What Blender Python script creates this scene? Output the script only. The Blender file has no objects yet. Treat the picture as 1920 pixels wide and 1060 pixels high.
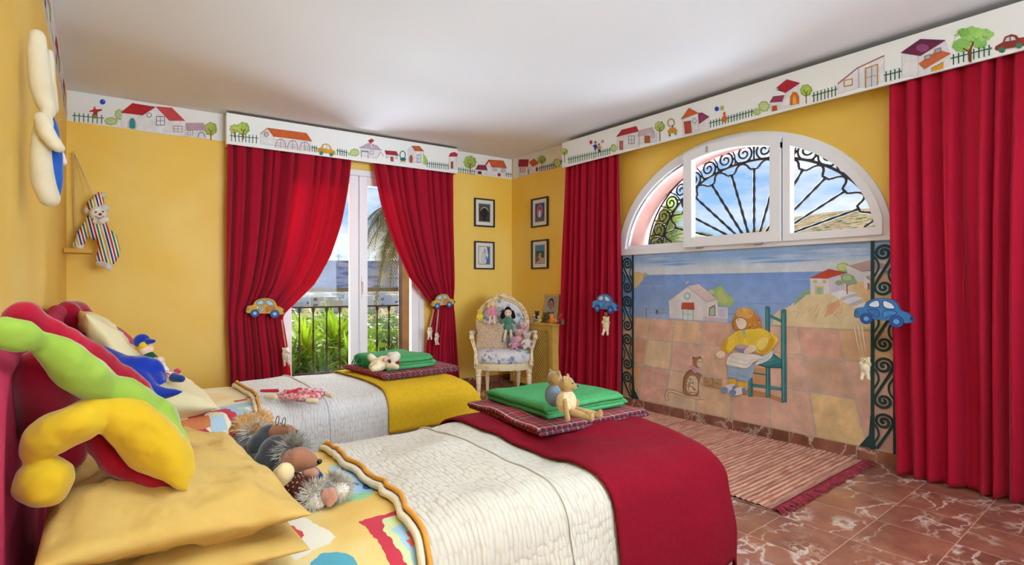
import bpy, bmesh, math, random
from mathutils import Vector, Matrix, noise as mn
random.seed(7)
sc=bpy.context.scene
COL=sc.collection
PI=math.pi
# ---------------------------------------------------------------- camera
FPX=990.0; YAW=math.atan(773/990.0); HOR=537.0; CAM=Vector((0.2,0,1.1))
cd=bpy.data.cameras.new('camera'); cam=bpy.data.objects.new('camera',cd); COL.objects.link(cam)
cam.location=CAM; cam.rotation_euler=(PI/2,0,-YAW)
cd.sensor_fit='HORIZONTAL'; cd.sensor_width=36; cd.lens=FPX/1920*36; cd.shift_y=(HOR-530)/1920; cd.clip_start=.02; cd.clip_end=3000
sc.camera=cam
sc.view_settings.view_transform='Standard'; sc.view_settings.look='None'; sc.view_settings.gamma=1
sc.view_settings.use_curve_mapping=False; sc.view_settings.exposure=0.6
# ---------------------------------------------------------------- helpers
def lin(h):
    h=h.lstrip('#'); r=[]
    for i in (0,2,4):
        c=int(h[i:i+2],16)/255; r.append(c/12.92 if c<=.04045 else ((c+.055)/1.055)**2.4)
    return (r[0],r[1],r[2],1)
FW=Vector((math.sin(YAW),math.cos(YAW),0)); RT=Vector((math.cos(YAW),-math.sin(YAW),0))
def ray(px,py): return FW+RT*((px-960)/FPX)+Vector((0,0,(HOR-py)/FPX))
def at(px,py,D): return CAM+ray(px,py)*D          # point at depth D metres
def onx(px,py,x):
    d=ray(px,py); return CAM+d*((x-CAM.x)/d.x)
def onz(px,py,z):
    d=ray(px,py); return CAM+d*((z-CAM.z)/d.z)
RX=4.04; CH=2.6
BP0=Vector((RX,4.92,0)); BD=Vector((-0.99627,0.08631,0)); BN=Vector((-0.08631,-0.99627,0))  # window wall: from right corner leftwards, normal into room
def onb(px,py,o=0.0):
    d=ray(px,py); q=BP0+BN*o-CAM; return CAM+d*(q.dot(BN)/d.dot(BN))
def bw(x,o,z):      # point on the window wall at world x, offset o into the room
    k=(x-RX)/BD.x; p=BP0+BD*k+BN*o; return Vector((p.x,p.y,z))
# ---------------------------------------------------------------- world + lights
w=bpy.data.worlds.new('world'); sc.world=w; w.use_nodes=True
nt=w.node_tree; nt.nodes.clear()
def N(nt,t,**k):
    n=nt.nodes.new(t)
    for a,b in k.items():
        if a in n.inputs: n.inputs[a].default_value=b
        else: setattr(n,a,b)
    return n
def ramp(nt,fac,stops,interp='LINEAR'):
    r=nt.nodes.new('ShaderNodeValToRGB'); r.color_ramp.interpolation=interp
    e=r.color_ramp.elements
    while len(e)<len(stops): e.new(.5)
    for el,(p,c) in zip(e,stops): el.position=p; el.color=lin(c) if isinstance(c,str) else c
    if fac is not None: nt.links.new(fac,r.inputs[0])
    return r
tc=N(nt,'ShaderNodeTexCoord'); sx=N(nt,'ShaderNodeSeparateXYZ'); nt.links.new(tc.outputs['Generated'],sx.inputs[0])
rz=ramp(nt,sx.outputs[2],[(0,'#c3dbf2'),(.08,'#a9cbef'),(.25,'#7fb0e8'),(.7,'#4d86d0')])
mp=N(nt,'ShaderNodeMapping'); mp.inputs['Scale'].default_value=(1,1,3.2); nt.links.new(tc.outputs['Generated'],mp.inputs[0])
nz=N(nt,'ShaderNodeTexNoise',Scale=3.1,Detail=7,Roughness=.58); nt.links.new(mp.outputs[0],nz.inputs[0])
cl=ramp(nt,nz.outputs[0],[(.40,(0,0,0,1)),(.57,(1,1,1,1))])
clz=N(nt,'ShaderNodeMixRGB'); clz.inputs[2].default_value=lin('#f1f4f9')
nt.links.new(cl.outputs[0],clz.inputs[0]); nt.links.new(rz.outputs[0],clz.inputs[1])
bg=N(nt,'ShaderNodeBackground',Strength=.78); wo=N(nt,'ShaderNodeOutputWorld')
nt.links.new(clz.outputs[0],bg.inputs[0]); nt.links.new(bg.outputs[0],wo.inputs[0])
def light(name,typ,loc,rot,energy,color,**k):
    l=bpy.data.lights.new(name,typ); l.energy=energy; l.color=color
    for a,b in k.items(): setattr(l,a,b)
    o=bpy.data.objects.new(name,l); COL.objects.link(o); o.location=loc; o.rotation_euler=rot; return o
def aim(v): return Vector(v).to_track_quat('-Z','Y').to_euler()
light('sun','SUN',(6,8,8),aim((-.62,-.70,-.42)),15,(.97,.985,1),angle=math.radians(50))
# fill light: a rear window and two uplighters, all added unseen behind the camera
light('rear_window_daylight','AREA',(2.1,-2.38,1.55),aim((-.04,1,0.05)),27,(.74,.88,1),shape='RECTANGLE',size=2.4,size_y=1.4,spread=math.radians(66))
light('ceiling_lamp_light','AREA',(2.3,-.9,1.95),aim((.1,.55,.83)),28,(.66,.83,1),shape='DISK',size=.3,spread=math.radians(115))
light('ceiling_lamp_light','AREA',(0.9,-.7,1.95),aim((0,.5,.86)),75,(.66,.83,1),shape='DISK',size=.3,spread=math.radians(115))
# unseen lamps added to brighten the ceiling, standing in for daylight bounced off terrace
light('terrace_bounce','AREA',(2.3,5.58,.03),aim((0,-.6,1)),66,(.74,.87,1),shape='RECTANGLE',size=1.5,size_y=.5,spread=math.radians(125))
light('arch_bounce','AREA',(4.75,2.15,1.22),aim((-.55,0,1)),48,(.72,.86,1),shape='RECTANGLE',size=2.0,size_y=.5)
# ---------------------------------------------------------------- materials
def mat(name,color,rough=.8,noise=None,bump=None,metal=0,sheen=0,spec=None,trans=0,sub=None,coat=0):
    """noise=(scale, colour2[, detail, lo, hi]); bump=(scale,strength,distance)"""
    m=bpy.data.materials.new(name); m.use_nodes=True; t=m.node_tree; b=t.nodes['Principled BSDF']
    b.inputs['Base Color'].default_value=lin(color); b.inputs['Roughness'].default_value=rough; b.inputs['Metallic'].default_value=metal
    if sheen: b.inputs['Sheen Weight'].default_value=sheen; b.inputs['Sheen Roughness'].default_value=.4
    if spec is None and rough>=.88: spec=.12
    if spec is not None: b.inputs['Specular IOR Level'].default_value=spec
    if coat: b.inputs['Coat Weight'].default_value=coat
    co=N(t,'ShaderNodeTexCoord')
    if noise:
        n=N(t,'ShaderNodeTexNoise',Scale=noise[0],Detail=noise[2] if len(noise)>2 else 4)
        t.links.new(co.outputs['Object'],n.inputs[0])
        lo,hi=(noise[3],noise[4]) if len(noise)>4 else (.35,.65)
        r=ramp(t,n.outputs[0],[(lo,color),(hi,noise[1])]); t.links.new(r.outputs[0],b.inputs['Base Color'])
    if bump:
        n=N(t,'ShaderNodeTexNoise',Scale=bump[0],Detail=3); t.links.new(co.outputs['Object'],n.inputs[0])
        bp=N(t,'ShaderNodeBump',Strength=bump[1],Distance=bump[2] if len(bump)>2 else .002)
        t.links.new(n.outputs[0],bp.inputs['Height']); t.links.new(bp.outputs[0],b.inputs['Normal'])
    if trans:
        tr=N(t,'ShaderNodeBsdfTranslucent'); mx=N(t,'ShaderNodeMixShader'); mx.inputs[0].default_value=trans
        tr.inputs[0].default_value=lin(color); out=t.nodes['Material Output']
        t.links.new(b.outputs[0],mx.inputs[1]); t.links.new(tr.outputs[0],mx.inputs[2]); t.links.new(mx.outputs[0],out.inputs[0])
    return m
def paintmat(name,rough=.75,vary=.1,scale=9,bump=0):
    """colour attribute x soft watercolour noise"""
    m=bpy.data.materials.new(name); m.use_nodes=True; t=m.node_tree; b=t.nodes['Principled BSDF']
    a=N(t,'ShaderNodeAttribute',attribute_name='Col'); co=N(t,'ShaderNodeTexCoord')
    n=N(t,'ShaderNodeTexNoise',Scale=scale,Detail=6,Roughness=.6); t.links.new(co.outputs['Object'],n.inputs[0])
    r=ramp(t,n.outputs[0],[(.3,(1-vary*1.5,)*3+(1,)),(.5,(1-vary*.4,)*3+(1,)),(.7,(1+vary,)*3+(1,))])
    mx=N(t,'ShaderNodeMixRGB',blend_type='MULTIPLY'); mx.inputs[0].default_value=1
    t.links.new(a.outputs['Color'],mx.inputs[1]); t.links.new(r.outputs[0],mx.inputs[2]); t.links.new(mx.outputs[0],b.inputs['Base Color'])
    b.inputs['Roughness'].default_value=rough; b.inputs['Specular IOR Level'].default_value=.3
    return m
# ---------------------------------------------------------------- mesh helpers
def tag(o,label=None,cat=None,group=None,kind=None):
    if label: o['label']=label
    if cat: o['category']=cat
    if group: o['group']=group
    if kind: o['kind']=kind
    return o
def empty(name,loc=(0,0,0),label=None,cat=None,group=None,rz=0):
    o=bpy.data.objects.new(name,None); COL.objects.link(o); o.location=loc; o.rotation_euler=(0,0,rz); o.empty_display_size=.05
    return tag(o,label,cat,group)
class MB:
    def __init__(s): s.v=[]; s.f=[]; s.mi=[]; s.uv=None; s.col=None; s.mats=[]
    def add(s,vs,fs,mi=0):
        o=len(s.v); s.v+= [tuple(v) for v in vs]
        for f in fs: s.f.append(tuple(i+o for i in f)); s.mi.append(mi)
        return s
    def box(s,a,b,mi=0,M=None):
        x0,y0,z0=a; x1,y1,z1=b
        vs=[Vector(p) for p in ((x0,y0,z0),(x1,y0,z0),(x1,y1,z0),(x0,y1,z0),(x0,y0,z1),(x1,y0,z1),(x1,y1,z1),(x0,y1,z1))]
        if M is not None: vs=[M@v for v in vs]
        return s.add(vs,[(0,3,2,1),(4,5,6,7),(0,1,5,4),(1,2,6,5),(2,3,7,6),(3,0,4,7)],mi)
    def frame(s,p,q,w,h,up=(0,0,1),mi=0):
        """bar of section w x h from p to q"""
        p=Vector(p);q=Vector(q); d=(q-p).normalized(); u=Vector(up); a=d.cross(u).normalized(); u=a.cross(d)
        vs=[]
        for c in (p,q):
            for i,j in ((-1,-1),(1,-1),(1,1),(-1,1)): vs.append(c+a*(w/2*i)+u*(h/2*j))
        return s.add(vs,[(0,1,2,3),(7,6,5,4),(0,4,5,1),(1,5,6,2),(2,6,7,3),(3,7,4,0)],mi)
    def tube(s,pts,r,n=8,mi=0,closed=False,caps=True):
        pts=[Vector(p) for p in pts]; m=len(pts); rs=r if isinstance(r,(list,tuple)) else [r]*m
        vs=[]; prev=None
        for i,p in enumerate(pts):
            if closed: d=(pts[(i+1)%m]-pts[i-1])
            else: d=pts[min(i+1,m-1)]-pts[max(i-1,0)]
            if d.length<1e-9: d=Vector((0,0,1))
            d.normalize()
            if prev is None:
                a=d.orthogonal().normalized()
            else:
                a=prev-d*prev.dot(d)
                a=a.normalized() if a.length>1e-6 else d.orthogonal().normalized()
            prev=a; b=d.cross(a)
            for k in range(n):
                t=2*PI*k/n; vs.append(p+(a*math.cos(t)+b*math.sin(t))*rs[i])
        fs=[]
        for i in range(m if closed else m-1):
            j=(i+1)%m
            for k in range(n): fs.append((i*n+k,i*n+(k+1)%n,j*n+(k+1)%n,j*n+k))
        if not closed and caps: fs.append(tuple(range(n-1,-1,-1))); fs.append(tuple((m-1)*n+k for k in range(n)))
        return s.add(vs,fs,mi)
    def lathe(s,prof,c=(0,0,0),n=16,mi=0,M=None):
        vs=[]; 
        for r,z in prof:
            for k in range(n):
                v=Vector((r*math.cos(2*PI*k/n),r*math.sin(2*PI*k/n),z))
                if M is not None: v=M@v
                vs.append(v+Vector(c))
        fs=[(i*n+k,i*n+(k+1)%n,(i+1)*n+(k+1)%n,(i+1)*n+k) for i in range(len(prof)-1) for k in range(n)]
        fs.append(tuple(range(n-1,-1,-1))); fs.append(tuple((len(prof)-1)*n+k for k in range(n)))
        return s.add(vs,fs,mi)
    def ell(s,c,r,M=None,n=16,m=10,mi=0):
        c=Vector(c); r=(r,r,r) if not isinstance(r,(tuple,list)) else r; vs=[]
        for i in range(m+1):
            ph=PI*i/m
            for k in range(n):
                t=2*PI*k/n; v=Vector((r[0]*math.sin(ph)*math.cos(t),r[1]*math.sin(ph)*math.sin(t),r[2]*math.cos(ph)))
                if M is not None: v=M@v
                vs.append(v+c)
        fs=[(i*n+k,(i+1)*n+k,(i+1)*n+(k+1)%n,i*n+(k+1)%n) for i in range(m) for k in range(n)]
        return s.add(vs,fs,mi)
    def grid(s,fn,nu,nv,mi=0,uv=False):
        vs=[]; 
        if uv and s.uv is None: s.uv={}
        o=len(s.v)
        for j in range(nv+1):
            for i in range(nu+1):
                r=fn(i/nu,j/nv)
                if uv: s.uv[o+len(vs)]=r[1]; r=r[0]
                vs.append(r)
        fs=[(j*(nu+1)+i,j*(nu+1)+i+1,(j+1)*(nu+1)+i+1,(j+1)*(nu+1)+i) for j in range(nv) for i in range(nu)]
        return s.add(vs,fs,mi)
    def prism(s,outline,thick,to3,mi=0):
        """outline 2-D; to3(u,v,w) -> point"""
        n=len(outline); vs=[to3(u,v,0) for u,v in outline]+[to3(u,v,thick) for u,v in outline]
        fs=[tuple(range(n)),tuple(range(2*n-1,n-1,-1))]+[(i,i+n,(i+1)%n+n,(i+1)%n) for i in range(n)]
        return s.add(vs,fs,mi)
    def build(s,name,mats,parent=None,smooth=False,bevel=0,solid=0,sub=0,recalc=True,loc=None):
        me=bpy.data.meshes.new(name); me.from_pydata(s.v,[],s.f)
        if not isinstance(mats,(list,tuple)): mats=[mats]
        for m in mats: me.materials.append(m)
        for p,i in zip(me.polygons,s.mi): p.material_index=i
        if s.uv:
            ul=me.uv_layers.new(name='UVMap')
            for l in me.loops: ul.data[l.index].uv=s.uv.get(l.vertex_index,(0,0))
        if s.col:
            ca=me.color_attributes.new('Col','FLOAT_COLOR','POINT')
            for i,c in enumerate(s.col): ca.data[i].color=c
        if recalc:
            bm=bmesh.new(); bm.from_mesh(me); bmesh.ops.recalc_face_normals(bm,faces=bm.faces); bm.to_mesh(me); bm.free()
        if smooth:
            for p in me.polygons: p.use_smooth=True
            if smooth!=True: me.set_sharp_from_angle(angle=math.radians(smooth))
        o=bpy.data.objects.new(name,me); COL.objects.link(o)
        if loc is not None: o.location=loc
        if parent is not None:
            o.parent=parent
            L=Matrix.LocRotScale(parent.location,parent.rotation_euler,None)
            if s.world: o.matrix_parent_inverse=L.inverted()
        if solid:
            md=o.modifiers.new('solid','SOLIDIFY'); md.thickness=solid; md.offset=0
        if bevel:
            md=o.modifiers.new('bevel','BEVEL'); md.width=bevel; md.segments=2; md.limit_method='ANGLE'; md.angle_limit=math.radians(40)
        if sub:
            md=o.modifiers.new('sub','SUBSURF'); md.levels=sub; md.render_levels=sub
        return o
    world=True
def copy_tree(o,parent=None):
    c=o.copy(); COL.objects.link(c)
    if parent is not None: c.parent=parent
    for ch in o.children: copy_tree(ch,c)
    return c
class Blob(MB):
    """soft stuffed shape: overlapping ellipsoids and tapered limbs fused by a voxel remesh"""
    def limb(s,pts,rs,n=12):
        pts=[Vector(p) for p in pts]
        if not isinstance(rs,(list,tuple)): rs=[rs]*len(pts)
        P=[];Rr=[]
        # resample smoothly
        for i in range(len(pts)-1):
            for k in range(4):
                t=k/4; a=pts[max(i-1,0)];b=pts[i];c=pts[i+1];d=pts[min(i+2,len(pts)-1)]
                P.append(.5*((2*b)+(-a+c)*t+(2*a-5*b+4*c-d)*t*t+(-a+3*b-3*c+d)*t**3)); Rr.append(rs[i]*(1-t)+rs[i+1]*t)
        P.append(pts[-1]);Rr.append(rs[-1])
        s.tube(P,Rr,n); s.ell(P[0],Rr[0],n=n,m=8); s.ell(P[-1],Rr[-1],n=n,m=8); return s
    def make(s,name,m,parent=None,vox=.006,smooth=6,disp=None):
        o=s.build(name,m,parent,smooth=True,recalc=False)
        md=o.modifiers.new('remesh','REMESH'); md.mode='VOXEL'; md.voxel_size=vox; md.use_smooth_shade=True
        md=o.modifiers.new('smooth','SMOOTH'); md.iterations=smooth; md.factor=.6
        return o
def chaikin(p,closed=True,it=2):
    for _ in range(it):
        o=[]; n=len(p)
        for i in range(n if closed else n-1):
            a=p[i];b=p[(i+1)%n]; o+=[(a[0]*.75+b[0]*.25,a[1]*.75+b[1]*.25),(a[0]*.25+b[0]*.75,a[1]*.25+b[1]*.75)]
        if not closed: o=[p[0]]+o+[p[-1]]
        p=o
    return p
class Paint:
    """flat painting in thin layers on a plane; fn maps picture-measured points to that plane"""
    def __init__(s,fn,nrm,step=.0005): s.fn=fn; s.n=Vector(nrm); s.step=step; s.v=[]; s.f=[]; s.c=[]; s.tr=(0,0,1); s.base=.0006
    def T(s,p): x0,y0,k=s.tr; return s.fn(x0+p[0]/k,y0+p[1]/k)
    def raw(s,P,color,layer):
        o=len(s.v); off=s.n*(s.base+layer*s.step+(len(s.f)%150)*.0000031)
        cs=[lin(c) if isinstance(c,str) else c for c in (color if isinstance(color,list) else [color]*len(P))]
        for p,c in zip(P,cs): s.v.append(tuple(p+off)); s.c.append(c)
        s.f.append(tuple(range(o,o+len(P))))
    smooth=False
    def poly(s,pts,color,layer=1):
        if s.smooth and 5<=len(pts)<18 and not isinstance(color,list): pts=chaikin(list(pts))
        s.raw([s.T(p) for p in pts],color,layer)
    def stroke(s,pts,w,color,layer=3,closed=False):
        x0,y0,k=s.tr
        pts=list(pts); 
        if s.smooth and len(pts)>2: pts=chaikin(pts,closed)
        if closed: pts.append(pts[0])
        for i in range(len(pts)-1):
            a=Vector(pts[i]);b=Vector(pts[i+1]); d=b-a
            if d.length<1e-6: continue
            d.normalize(); nn=Vector((-d.y,d.x))*(w/2); e=d*(w*.25)
            s.poly([tuple(a-e+nn),tuple(b+e+nn),tuple(b+e-nn),tuple(a-e-nn)],color,layer)
    def ell(s,cx,cy,rx,ry,color,layer=2,n=20,a0=0,a1=2*PI,wob=0):
        P=[]
        for i in range(n):
            t=a0+(a1-a0)*i/(n if a1-a0>6.2 else n-1); k=1+wob*math.sin(i*2.4+cx)
            P.append((cx+rx*k*math.cos(t),cy+ry*k*math.sin(t)))
        s.poly(P,color,layer)
    def ring(s,cx,cy,rx,ry,w,color,layer=3,a0=0,a1=2*PI,n=20):
        P=[(cx+rx*math.cos(a0+(a1-a0)*i/n),cy+ry*math.sin(a0+(a1-a0)*i/n)) for i in range(n+1)]
        s.stroke(P,w,color,layer)
    def build(s,name,m,parent=None):
        me=bpy.data.meshes.new(name); me.from_pydata(s.v,[],s.f); me.materials.append(m)
        ca=me.color_attributes.new('Col','FLOAT_COLOR','POINT')
        for i,c in enumerate(s.c): ca.data[i].color=c
        # orient all faces to the room
        bm=bmesh.new(); bm.from_mesh(me); bm.normal_update()
        bmesh.ops.reverse_faces(bm,faces=[f for f in bm.faces if f.normal.dot(s.n)<0]); bm.to_mesh(me); bm.free()
        o=bpy.data.objects.new(name,me); COL.objects.link(o)
        if parent is not None: o.parent=parent; o.matrix_parent_inverse=Matrix.LocRotScale(parent.location,parent.rotation_euler,None).inverted()
        return o
# ================================================================ structure
def plaster(name,c1,c2):
    m=mat(name,c1,.5,noise=(1.9,c2,6,.35,.68),bump=(30,.10,.004)); return m
M_yel=plaster('yellow sponged plaster','#f2c348','#f5d067')
M_ceil=mat('white ceiling paint','#eeeef0',.9,bump=(40,.05,.002))
M_white=mat('white lacquer','#efeff2',.35)
M_pel=mat('white painted board','#eeede9',.6)
M_terr=mat('terracotta pavers','#b98868',.8,noise=(3,'#a5745a'))
# marble
def marble(name,tiled=True,x0=2.46,y0=.61,px=.31,py=.295):
    m=bpy.data.materials.new(name); m.use_nodes=True; t=m.node_tree; b=t.nodes['Principled BSDF']; L=t.links.new
    geo=N(t,'ShaderNodeNewGeometry'); sep=N(t,'ShaderNodeSeparateXYZ'); L(geo.outputs['Position'],sep.inputs[0])
    def mth(op,a,bb=None,c=None):
        n=N(t,'ShaderNodeMath',operation=op)
        for i,v in enumerate((a,bb,c)):
            if v is None: continue
            if isinstance(v,(int,float)): n.inputs[i].default_value=v
            else: L(v,n.inputs[i])
        return n.outputs[0]
    u=mth('DIVIDE',mth('SUBTRACT',sep.outputs[0],x0),px); v=mth('DIVIDE',mth('SUBTRACT',sep.outputs[1],y0),py)
    iu=mth('FLOOR',u); iv=mth('FLOOR',v); fu=mth('SUBTRACT',u,iu); fv=mth('SUBTRACT',v,iv)
    cid=N(t,'ShaderNodeCombineXYZ'); L(iu,cid.inputs[0]); L(iv,cid.inputs[1])
    wn=N(t,'ShaderNodeTexWhiteNoise'); L(cid.outputs[0],wn.inputs[0])
    sp=N(t,'ShaderNodeVectorMath',operation='SCALE'); L(wn.outputs['Color'],sp.inputs[0]); sp.inputs['Scale'].default_value=13
    ad=N(t,'ShaderNodeVectorMath',operation='ADD'); L(geo.outputs['Position'],ad.inputs[0]); L(sp.outputs[0],ad.inputs[1])
    nA=N(t,'ShaderNodeTexNoise',Scale=5,Detail=6,Roughness=.6); L(ad.outputs[0],nA.inputs[0])
    ds=N(t,'ShaderNodeVectorMath',operation='SCALE'); L(nA.outputs['Color'],ds.inputs[0]); ds.inputs['Scale'].default_value=.26
    a2=N(t,'ShaderNodeVectorMath',operation='ADD'); L(ad.outputs[0],a2.inputs[0]); L(ds.outputs[0],a2.inputs[1])
    mpp=N(t,'ShaderNodeMapping'); mpp.inputs['Scale'].default_value=(.55,1.7,1); mpp.inputs['Rotation'].default_value=(0,0,.5); L(a2.outputs[0],mpp.inputs[0])
    v1=N(t,'ShaderNodeTexVoronoi',feature='DISTANCE_TO_EDGE',Scale=4.2); L(mpp.outputs[0],v1.inputs[0])
    vein=ramp(t,v1.outputs['Distance'],[(0,(1,1,1,1)),(.018,(.55,.55,.55,1)),(.05,(0,0,0,1))])
    v2=N(t,'ShaderNodeTexVoronoi',feature='DISTANCE_TO_EDGE',Scale=17); L(a2.outputs[0],v2.inputs[0])
    fine=ramp(t,v2.outputs['Distance'],[(0,(1,1,1,1)),(.05,(.5,.5,.5,1)),(.16,(0,0,0,1))])
    nB=N(t,'ShaderNodeTexNoise',Scale=2.6,Detail=3); L(ad.outputs[0],nB.inputs[0])
    patch=ramp(t,nB.outputs[0],[(.56,(0,0,0,1)),(.68,(1,1,1,1))])
    base=ramp(t,nA.outputs[0],[(.3,'#744536'),(.5,'#8f5848'),(.7,'#a27058')])
    tv=ramp(t,wn.outputs['Value'],[(0,(.8,.78,.78,1)),(1,(1.18,1.18,1.12,1))])
    mu=N(t,'ShaderNodeMixRGB',blend_type='MULTIPLY'); mu.inputs[0].default_value=1; L(base.outputs[0],mu.inputs[1]); L(tv.outputs[0],mu.inputs[2])
    m1=N(t,'ShaderNodeMixRGB'); m1.inputs[2].default_value=lin('#d9bfa6'); L(mu.outputs[0],m1.inputs[1])
    pv=mth('MULTIPLY',patch.outputs[0],fine.outputs[0]); L(mth('MULTIPLY',pv,.9),m1.inputs[0])
    m2=N(t,'ShaderNodeMixRGB'); m2.inputs[2].default_value=lin('#e6d3c3'); L(m1.outputs[0],m2.inputs[1])
    nC=N(t,'ShaderNodeTexNoise',Scale=4,Detail=2); L(ad.outputs[0],nC.inputs[0]); vis=ramp(t,nC.outputs[0],[(.42,(0,0,0,1)),(.6,(1,1,1,1))])
    L(mth('MULTIPLY',mth('MULTIPLY',vein.outputs[0],vis.outputs[0]),.85),m2.inputs[0])
    last=m2
    if tiled:
        e=mth('MINIMUM',mth('MINIMUM',fu,mth('SUBTRACT',1,fu)),mth('MINIMUM',fv,mth('SUBTRACT',1,fv)))
        g=mth('LESS_THAN',e,.006)
        m3=N(t,'ShaderNodeMixRGB'); m3.inputs[2].default_value=lin('#c7a08c'); L(m2.outputs[0],m3.inputs[1]); L(g,m3.inputs[0]); last=m3
    L(last.outputs[0],b.inputs['Base Color']); b.inputs['Roughness'].default_value=.13
    return m
M_marble=marble('red marble tiles'); M_marble_sk=marble('red marble skirting',True,.1,.05,.42,.42)
def struct(name,b,m,**k): o=b.build(name,m,**k); tag(o,kind='structure'); return o
YF=-2.3  # front wall, behind the photographer
TH=.3
LC=bw(0,0,0)  # left corner of window wall
struct('floor',MB().box((-.3,YF-.3,-.1),(RX+.36,5.7,0)),M_marble)
struct('ceiling',MB().box((-.3,YF-.3,CH),(RX+.36,5.7,CH+.15)),M_ceil)
struct('wall_left',MB().box((-.3,YF-.3,0),(0,5.55,CH)),M_yel)
# window wall with the balcony door opening
DX0,DX1,DZ=1.47,2.93,2.26
b=MB()
def wseg(b,x0,x1,z0,z1,th=TH):
    P=[bw(x0,0,z0),bw(x1,0,z0),bw(x1,-th,z0),bw(x0,-th,z0)]; Q=[p+Vector((0,0,z1-z0)) for p in P]
    b.add(P+Q,[(0,1,2,3),(4,5,6,7),(0,1,5,4),(1,2,6,5),(2,3,7,6),(3,0,4,7)])
wseg(b,-.3,DX0,0,CH); wseg(b,DX1,RX+.36,0,CH); wseg(b,DX0,DX1,DZ,CH)
struct('wall_window',b,M_yel)
# right wall with the arched window
AY,AZ,AA,AB=2.19,1.39,1.08,.875       # arch centre, base, half width, rise
OA,OB=AA-.045,AB-.045
def arc(a,bb,n=40,t0=0,t1=PI): return [(AY+a*math.cos(t0+(t1-t0)*i/n),AZ+bb*math.sin(t0+(t1-t0)*i/n)) for i in range(n+1)]
M_pink=mat('salmon render','#e2a99d',.9,noise=(5,'#d99b8e'))
b=MB()
b.box((RX,YF-.3,0),(RX+.36,AY-OA,CH)); b.box((RX,AY+OA,0),(RX+.36,5.4,CH)); b.box((RX,AY-OA,0),(RX+.36,AY+OA,AZ))
P=arc(OA,OB); n=len(P)
vs=[]
for (y,z) in P: vs+= [(RX,y,z),(RX,y,CH),(RX+.36,y,z),(RX+.36,y,CH)]
fs=[];mi=[]
for i in range(n-1):
    a=4*i;c=4*(i+1)
    fs+=[(a,a+1,c+1,c),(a+2,c+2,c+3,a+3)]
b.add(vs,fs); b.add(vs,[(4*i,4*(i+1),4*(i+1)+2,4*i+2) for i in range(n-1)],1)
b.add([(RX+.02,AY-OA,AZ),(RX+.36,AY-OA,AZ),(RX+.36,AY+OA,AZ),(RX+.02,AY+OA,AZ)],[(0,1,2,3)],1)
wr=b.build('wall_right',[M_yel,M_pink],recalc=False); tag(wr,kind='structure')
# front wall (behind the photographer) with a wide window added for fill light
b=MB(); b.box((-.3,YF-.3,0),(.8,YF,CH)); b.box((3.4,YF-.3,0),(RX+.36,YF,CH)); b.box((.8,YF-.3,0),(3.4,YF,.35)); b.box((.8,YF-.3,2.35),(3.4,YF,CH))
struct('wall_front',b,M_yel)
b=MB(); b.box((.8,YF-.08,.35),(3.4,YF-.02,.41)); b.box((.8,YF-.08,2.29),(3.4,YF-.02,2.35))
for x in (.8,2.07,3.34): b.box((x,YF-.08,.41),(x+.06,YF-.02,2.29))
struct('window_3',b,M_white)
# skirting
b=MB(); b.box((RX-.014,.0,0),(RX,4.9,.072)); struct('baseboard_right',b,M_marble_sk)
b=MB()
for x0,x1 in ((0,DX0),(DX1,RX)):
    P=[bw(x0,.014,0),bw(x1,.014,0),bw(x1,0,0),bw(x0,0,0)]; Q=[p+Vector((0,0,.072)) for p in P]
    b.add(P+Q,[(0,1,2,3),(4,5,6,7),(0,1,5,4),(1,2,6,5),(2,3,7,6),(3,0,4,7)])
struct('baseboard_window',b,M_marble_sk)
b=MB(); b.box((0,2.0,0),(.014,5.2,.072)); struct('baseboard_left',b,M_marble_sk)
# ---- balcony door (window_1 is the arch)
M_glass=bpy.data.materials.new('window glass'); M_glass.use_nodes=True
t=M_glass.node_tree; t.nodes.clear(); o_=N(t,'ShaderNodeOutputMaterial'); g1=N(t,'ShaderNodeBsdfTransparent'); g2=N(t,'ShaderNodeBsdfGlossy',Roughness=.02)
g1.inputs[0].default_value=(.96,.98,.98,1); fr=N(t,'ShaderNodeFresnel',IOR=1.35); mx=N(t,'ShaderNodeMixShader'); fm=N(t,'ShaderNodeMath',operation='MULTIPLY'); fm.inputs[1].default_value=.3; t.links.new(fr.outputs[0],fm.inputs[0]); t.links.new(fm.outputs[0],mx.inputs[0]); t.links.new(g1.outputs[0],mx.inputs[1]); t.links.new(g2.outputs[0],mx.inputs[2]); t.links.new(mx.outputs[0],o_.inputs[0])
def bbox(b,x0,x1,o0,o1,z0,z1,mi=0):
    P=[bw(x0,o0,z0),bw(x1,o0,z0),bw(x1,o1,z0),bw(x0,o1,z0)]; Q=[p+Vector((0,0,z1-z0)) for p in P]
    b.add(P+Q,[(3,2,1,0),(4,5,6,7),(0,1,5,4),(1,2,6,5),(2,3,7,6),(3,0,4,7)],mi); return b
door=empty('door_1',bw((DX0+DX1)/2,-.05,0)); tag(door,kind='structure')
b=MB(); 
bbox(b,DX0,DX0+.055,-.11,.0,0,DZ); bbox(b,DX1-.055,DX1,-.11,.0,0,DZ); bbox(b,DX0+.055,DX1-.055,-.11,.0,DZ-.06,DZ); bbox(b,DX0+.055,DX1-.055,-.11,-.0,0,.03)
b.build('door_frame',M_white,door,bevel=.004)
def leaf(x0,x1,mull):
    lf=MB(); w_=.085
    bbox(lf,x0,x0+w_,-.075,-.015,.03,DZ-.06); bbox(lf,x1-w_,x1,-.075,-.015,.03,DZ-.06)
    bbox(lf,x0+w_,x1-w_,-.075,-.015,DZ-.15,DZ-.06); bbox(lf,x0+w_,x1-w_,-.075,-.015,.03,.13)
    l=lf.build('door_leaf',M_white,door,bevel=.005)
    g=MB(); bbox(g,x0+w_-.005,x1-w_+.005,-.048,-.042,.13,DZ-.15); g.build('glass_pane',M_glass,l)
    return l
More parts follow.
